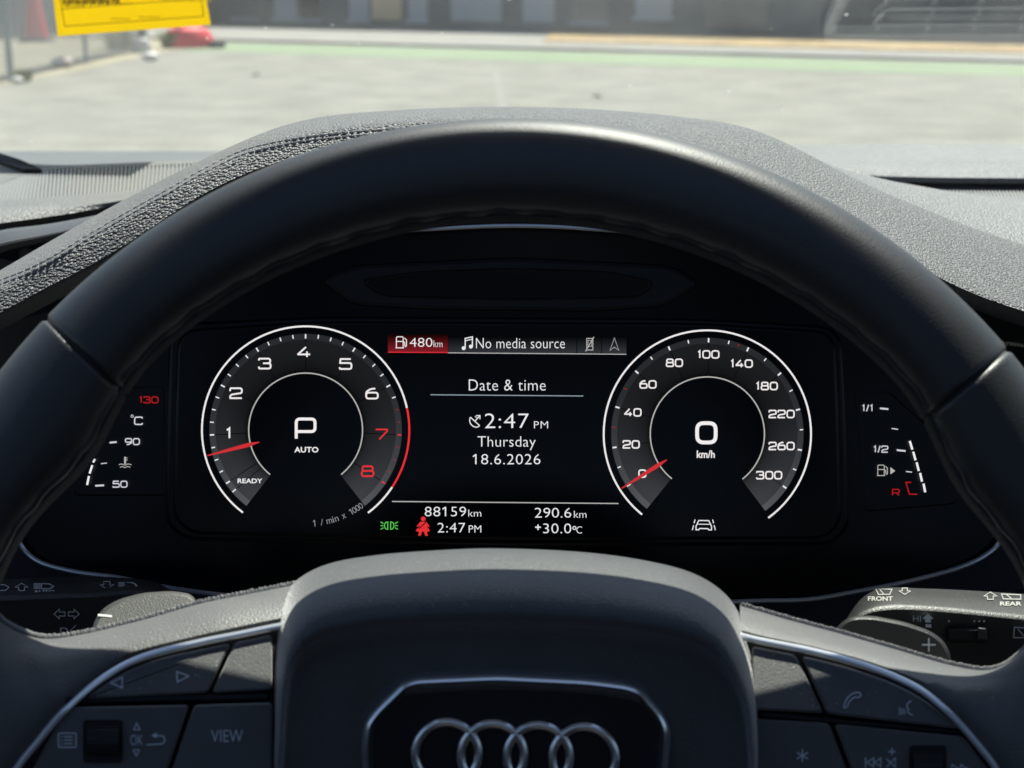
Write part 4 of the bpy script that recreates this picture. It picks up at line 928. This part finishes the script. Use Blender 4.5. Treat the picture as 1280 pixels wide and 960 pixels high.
# scroll rollers: ribbed drums set into the panel
for bt, (x0, x1, y0_, y1_) in ((b3_, (109, 148, 905, 948)), (b8_, (1142, 1178, 937, 980))):
    slab('roller_recess', rnd([(x0 - 5, y0_ - 5), (x1 + 5, y0_ - 5), (x1 + 5, y1_ + 5), (x0 - 5, y1_ + 5)], 5), lambda x, y: DP(x, y) - .0004, .003, M['gap'], bt, bev=3, bevd=-.0003)
    rows = []
    for i in range(49):
        t = i / 48; y = y0_ + (y1_ - y0_) * t; bulge = math.sin(math.pi * t) * .004 + (.0007 if i % 4 < 2 else 0)
        rows.append([W(x, y, DP(x, y) + .001 - bulge) for x in (x0, x0 + 1, (x0 + x1) / 2, x1 - 1, x1)])
    MB().grid(rows).build('roller', M['roller'], bt, sharp=20)
bp = lambda: Mark(lambda x, y: DP(x, y) - .0003)
m = bp(); m.line([(138, 853.5), (153, 846.5), (152.6, 860)], 1.3, True); m.line([(236, 845), (221, 839.5), (221.6, 852.5)], 1.3, True); m.build('symbol', M['print'], b1_)
m = bp(); m.line([(73, 916.5), (95, 916.5), (95, 934), (73, 934)], 1.3, True, 1.5)
for k in range(3): m.line([(80, 921 + 4.3 * k), (91, 921 + 4.3 * k)], 1.3); m.line([(76, 921 + 4.3 * k), (78, 921 + 4.3 * k)], 1.3)
m.text('OK', 163, 918.5, 178.5, 931.5); m.line([(171, 904), (175, 912), (167, 912)], 1.1, True); m.line([(170.5, 945), (174, 937.5), (166.5, 937.5)], 1.1, True)
m.line([(183, 931), (203, 930), (206, 926), (205, 921), (202, 919.6), (192, 919.6)], 1.3); m.poly([(189, 919.4), (196, 916), (196, 922.8)]); m.build('symbol', M['print'], b3_)
m = bp(); m.text('VIEW', 264, 912.5, 303.5, 927.5); m.build('symbol', M['print'], b4_)
m = bp(); m.line(cr([Vector((1055.5, 880, 0)), Vector((1055, 884.5, 0)), Vector((1059, 883, 0)), Vector((1061, 878, 0)), Vector((1068, 871.5, 0)), Vector((1073, 872, 0)), Vector((1076, 869, 0)), Vector((1073.5, 865.6, 0)), Vector((1066, 867, 0)), Vector((1059, 873, 0)), Vector((1055.5, 880, 0))], 4), 1.2)
m.line(cr([Vector((1139, 876, 0)), Vector((1135, 879, 0)), Vector((1133.5, 884, 0)), Vector((1136, 886.5, 0)), Vector((1134.5, 889, 0)), Vector((1137, 892, 0)), Vector((1141, 893.5, 0))], 4), 1.2)
for k in range(3): m.line([(1130 - 3 * k, 886 - k), (1131.4 - 3 * k, 889.5), (1130 - 3 * k, 893 + k * .3)], 1.0, False, 2)
m.build('symbol', M['print'], b6_)
m = bp()
for k in range(3): a = R(90 + 60 * k); m.line([(1003 + 8 * math.cos(a), 944.5 + 8 * math.sin(a)), (1003 - 8 * math.cos(a), 944.5 - 8 * math.sin(a))], 1.3)
m.build('symbol', M['print'], b7_)
m = bp(); m.line([(1082, 947), (1082, 959)], 1.2)
for k in (0, 1): m.line([(1092 + 9 * k, 947.5), (1084 + 9 * k, 953), (1092 + 9 * k, 958.5)], 1.1, True)
m.line([(1115, 935), (1115, 944)], 1.2); m.line([(1110.5, 939.5), (1119.5, 939.5)], 1.2); m.line([(1108, 948), (1113, 953.5), (1119, 947.5), (1119, 959), (1113, 953.5), (1108, 959)], 1.1)
for k in (0, 1): m.line([(1190 + 11 * k, 956), (1199 + 11 * k, 961), (1190 + 11 * k, 966)], 1.1, True)
m.build('symbol', M['print'], b8_)

# hub (airbag cover)
ho = [(334, 960), (336, 900), (338, 850), (342, 800), (350, 757), (370, 726), (410, 705), (470, 694), (545, 688), (620, 685.5), (720, 689.5), (800, 699.5), (865, 716), (907, 743), (930, 780), (945, 825), (953, 880), (956, 960), (950, 1060), (900, 1160), (800, 1220), (640, 1235), (480, 1220), (390, 1160), (342, 1060)]
oc = [V2(p) for p in cr([Vector((*p, 0)) for p in ho], 5, True)]
HC = Vector((645, 1000))
prof = [(1.0, .500), (1.0, .478), (.985, .4705), (.965, .4635), (.94, .4570), (.92, .4522), (.905, .4488), (.893, .4455), (.875, .4410), (.84, .4350), (.80, .4310), (.765, .4290), (.735, .4285), (.705, .4300), (.67, .4325), (.62, .4335), (.52, .4332), (.46, .4345), (.40, .4365), (.2, .437), (.02, .437)]
rows = []
for s_, d in prof:
    sx = 1 - (1 - s_) * .20 if s_ > .62 else (1 - .38 * .20) * (s_ / .62) ; rows.append([W(HC.x + (p.x - HC.x) * sx, HC.y + (p.y - HC.y) * s_, d + .0012 * (1 if p.y > 1000 else 0) * 0) for p in oc])
hub = MB().grid(rows, cv=True).build('airbag_cover', M['airbag'], sw, sharp=60)
# badge: chrome shield frame, plate and four interlocking rings
DB = .4318
so_ = [(455, 985), (452, 930), (456, 903), (468, 887), (503, 853), (520, 847.5), (620, 843), (735, 848.5), (785, 855), (803, 862), (830, 894), (838, 912), (836, 940), (830, 990), (800, 1080), (740, 1130), (640, 1140), (540, 1130), (485, 1080)]
sc_ = rnd(so_, 14, True, 4)
def offs(P, b):
    n = len(P); ar = sum(P[i].x * P[(i + 1) % n].y - P[(i + 1) % n].x * P[i].y for i in range(n)); out = []
    for i in range(n):
        d1 = (P[i] - P[i - 1]).normalized(); d2 = (P[(i + 1) % n] - P[i]).normalized(); m_ = (Vector((-d1.y, d1.x)) + Vector((-d2.y, d2.x))).normalized(); out.append(P[i] + m_ * b * (1 if ar > 0 else -1))
    return out
rows = [[W(p.x, p.y, DB + dd) for p in offs(sc_, o_)] for o_, dd in ((-1.0, .0060), (-.7, .0004), (-.3, .0001), (2.2, -.0007), (5.4, -.0014), (6.6, -.0015), (7.4, -.0012), (8.0, -.0006), (10.5, .0012), (13, .0034), (14, .006))]
bdg = MB().grid(rows, cv=True).build('badge_frame', M['chrome2'], sw, sharp=50)
ip = offs(sc_, 12.5); mk('badge_plate', [W(p.x, p.y, DB + .0034) for p in ip], [tuple(range(len(ip)))], M['piano2'], bdg, smooth=False)
for k in range(4):
    cx, cy = 558.6 + 57.1 * k, 942.4 + 1.9 * k; rows = []
    for i in range(64):
        a = 2 * math.pi * i / 64; rows.append([W(cx + (39.6 + 5.8 * math.cos(b)) * math.cos(a), cy + (39.6 + 5.8 * math.cos(b)) * math.sin(a), DB + .0016 - .0013 * math.sin(b) - .0006 * math.sin(a + (0 if k % 2 else math.pi)) * 0) for b in [2 * math.pi * j / 12 for j in range(12)]])
    MB().grid(rows, cu=True, cv=True).build('badge_ring', M['chrome2'], bdg)
# gear paddles behind the spokes
pl = [(108, 830), (113, 795), (118, 775), (129, 760), (148, 749), (178, 741), (214, 738.5), (238, 742), (247, 752), (246, 830)]
DPL = lambda x, y: .500 + 1.0 * (vv(y, .49) + .08)
p1 = slab('shift_paddle', rnd(pl, 10), DPL, .004, M['paddle'], sw, bev=5, bevd=.002)
m = Mark(lambda x, y: DPL(x, y) - .0003); m.line([(122.5, 768.6), (140, 770.2)], 2.6); m.build('minus_mark', M['print_hi'], p1)
pr = [(1010, 850), (1036, 800), (1046, 783), (1062, 770.5), (1088, 769), (1130, 777), (1163, 788.5), (1179, 800), (1188, 816), (1191, 850)]
DPR = lambda x, y: .492 - .10 * vv(y, .49) - .008
p2 = slab('shift_paddle', rnd(pr, 12), DPR, .006, M['stalk'], sw, bev=4.5, bevd=.0045)
m = Mark(lambda x, y: DPR(x, y) - .0003); m.line([(1152.5, 806), (1169.5, 806)], 2.0); m.line([(1161, 797.5), (1161, 814.5)], 2.0); m.build('plus_mark', M['print'], p2)

# ---- stalks
def stalk(name, xs, far_y, near_y, low_y, d_far, d_near, d_low, label, tip):
    o = thing(name, W(xs[len(xs) // 2], 790, d_near), label, 'stalk'); rows = []
    for x in xs:
        f, n_, l = interp(far_y, x), interp(near_y, x), interp(low_y, x)
        rows.append([W(x, l, d_low + .02), W(x, f + 6, d_far + .004), W(x, f + 1.5, d_far + .0012), W(x, f, d_far - .0006), W(x, f + (n_ - f) * .5, (d_far + d_near) / 2), W(x, n_ - 3, d_near + .0016), W(x, n_, d_near), W(x, n_ + 4, d_near - .0008), W(x, (n_ + l) / 2, (d_near + d_low) / 2), W(x, l - 4, d_low), W(x, l, d_low + .002)])
    MB().grid(rows, cv=True, caps=True).build('stalk_body', M['stalk'], o, sharp=45)
    return o
lf, ln_, ll = [(-100, 727), (0, 724), (150, 722), (205, 732), (235, 760)], [(-100, 750), (0, 747), (110, 743), (200, 744), (235, 770)], [(-100, 840), (0, 835), (200, 825), (235, 800)]
lst = stalk('light_stalk', [-100 + 12 * i for i in range(28)], lf, ln_, ll, .600, .578, .584, 'black light stalk with headlamp symbols left of the wheel hub', None)
ltop = Mark(lambda x, y: .600 - .0006 + (.578 - .600) * max(0, min(1, (y - interp(lf, x)) / (interp(ln_, x) - interp(lf, x)))) - .0004)
def arrow(m, x, y, s, up, wd=.9):
    k = -1 if up else 1; m.line([(x, y + 5.5 * k * s), (x - 9 * s, y), (x - 4 * s, y), (x - 4 * s, y - 4.5 * k * s), (x + 4 * s, y - 4.5 * k * s), (x + 4 * s, y), (x + 9 * s, y)], wd, True)
m = ltop; arrow(m, 27, 734, .9, True); arrow(m, 133.5, 731, .95, False)
m.line([(-6, 731), (6, 731), (11, 734), (7, 738), (-6, 738)], 1.0)
for k in range(5): m.line([(42, 729.5 + 1.5 * k), (51, 729.5 + 1.5 * k)], .8)
m.line([(52, 729.5), (62, 730), (67, 733), (62, 736), (52, 736)], 1.0, True); m.text('AUTO', 42, 737.4, 68.5, 741.4, bold=.02)
for k in range(5): m.line([(148, 728 + 1.5 * k), (156, 728 + 1.5 * k)], .8)
m.line([(158, 728), (168, 729), (171, 731.5), (168, 734), (158, 734.5)], 1.0); m.line([(164, 727), (172, 733)], .9); m.build('lamp_symbols', M['print_hi'], lst)
LF = Mark(lambda x, y: .578 - .0008 + (.584 - .578) * max(0, min(1, (y - interp(ln_, x) - 4) / (interp(ll, x) - interp(ln_, x)))) - .0012)
m = LF
for sx, x in ((-1, 75), (1, 91.5)): m.line([(x + sx * 7.5, 767.5), (x + sx * 1, 761.5), (x + sx * 1, 765), (x - sx * 6, 765), (x - sx * 6, 770), (x + sx * 1, 770), (x + sx * 1, 773.5)], 1.1, True)
m.text('P', 75, 784.5, 85, 798); m.line([(87, 789), (95, 781.5)], 1.0); m.line([(87.5, 790.5), (96, 788.5)], 1.0); m.line([(87.5, 792), (95, 796)], 1.0); m.build('indicator_symbols', M['print_hi'], lst)
rf, rn, rl = [(1050, 788), (1063, 766), (1074, 751), (1086, 741.5), (1101, 735.8), (1150, 735.5), (1280, 742.5), (1400, 752)], [(1050, 797), (1064, 775), (1085, 763), (1110, 758.5), (1150, 759), (1280, 771), (1400, 782)], [(1050, 820), (1100, 845), (1280, 850), (1400, 850)]
rst = stalk('wiper_stalk', [1050 + 6 * i for i in range(20)] + [1170 + 20 * i for i in range(12)], rf, rn, rl, .545, .522, .530, 'black wiper stalk with sunlit top marked FRONT and REAR', None)
RT = Mark(lambda x, y: .545 - .0006 + (.522 - .545) * max(0, min(1, (y - interp(rf, x)) / (interp(rn, x) - interp(rf, x)))) - .0006)
m = RT
m.line([(1095, 736.6), (1115, 736.6), (1112, 743), (1098, 743)], 1.0, True); m.line([(1105, 743), (1100, 737)], 1.0); m.text('FRONT', 1085, 745.4, 1116, 751, bold=.02)
arrow(m, 1131, 738.6, .8, False); m.build('front_wiper_symbols', M['print_mid'], rst); m = Mark(RT.D); arrow(m, 1238, 745, .9, True)
m.line([(1252, 742.5), (1276, 743.5), (1276, 749), (1254, 748.5)], 1.0, True); m.line([(1264, 748), (1258, 743)], 1.0); m.text('REAR', 1250, 752, 1277, 757, bold=.02); m.build('rear_wiper_symbols', M['print_mid'], rst)
RF = Mark(lambda x, y: .522 - .0008 + (.530 - .522) * max(0, min(1, (y - interp(rn, x) - 4) / (interp(rl, x) - interp(rn, x)))) - .0016)
m = RF; m.text('HI', 1141.5, 769.5, 1151, 777); m.poly([(1160, 767), (1167, 773.5), (1163.5, 773.5), (1163.5, 778), (1156.5, 778), (1156.5, 773.5), (1153, 773.5)]); m.poly([(1157, 780), (1164, 780.5), (1164, 784.5), (1157, 784)])
for x in (1187, 1219, 1225, 1231): m.line([(x, 778 - 2.5), (x - 1.5, 773 + 3.5), (x - .5, 777.5)], 1.1)
m.line([(1268, 784), (1284, 785), (1284, 797), (1267, 797)], 1.2, True); m.line([(1272, 786), (1280, 795)], 1.2); m.build('interval_symbols', M['print'], rst)
DR = lambda x, y: .516
slab('interval_roller', rnd([(1184, 784), (1233, 784), (1236, 792), (1233, 804), (1184, 803)], 5), lambda x, y: .5200, .006, M['black'], rst, bev=4, bevd=.002)
slab('roller_catch', rnd([(1222, 784), (1233, 785), (1234, 801), (1222, 800)], 2), lambda x, y: .5180, .003, M['stalk'], rst, bev=2, bevd=.001)
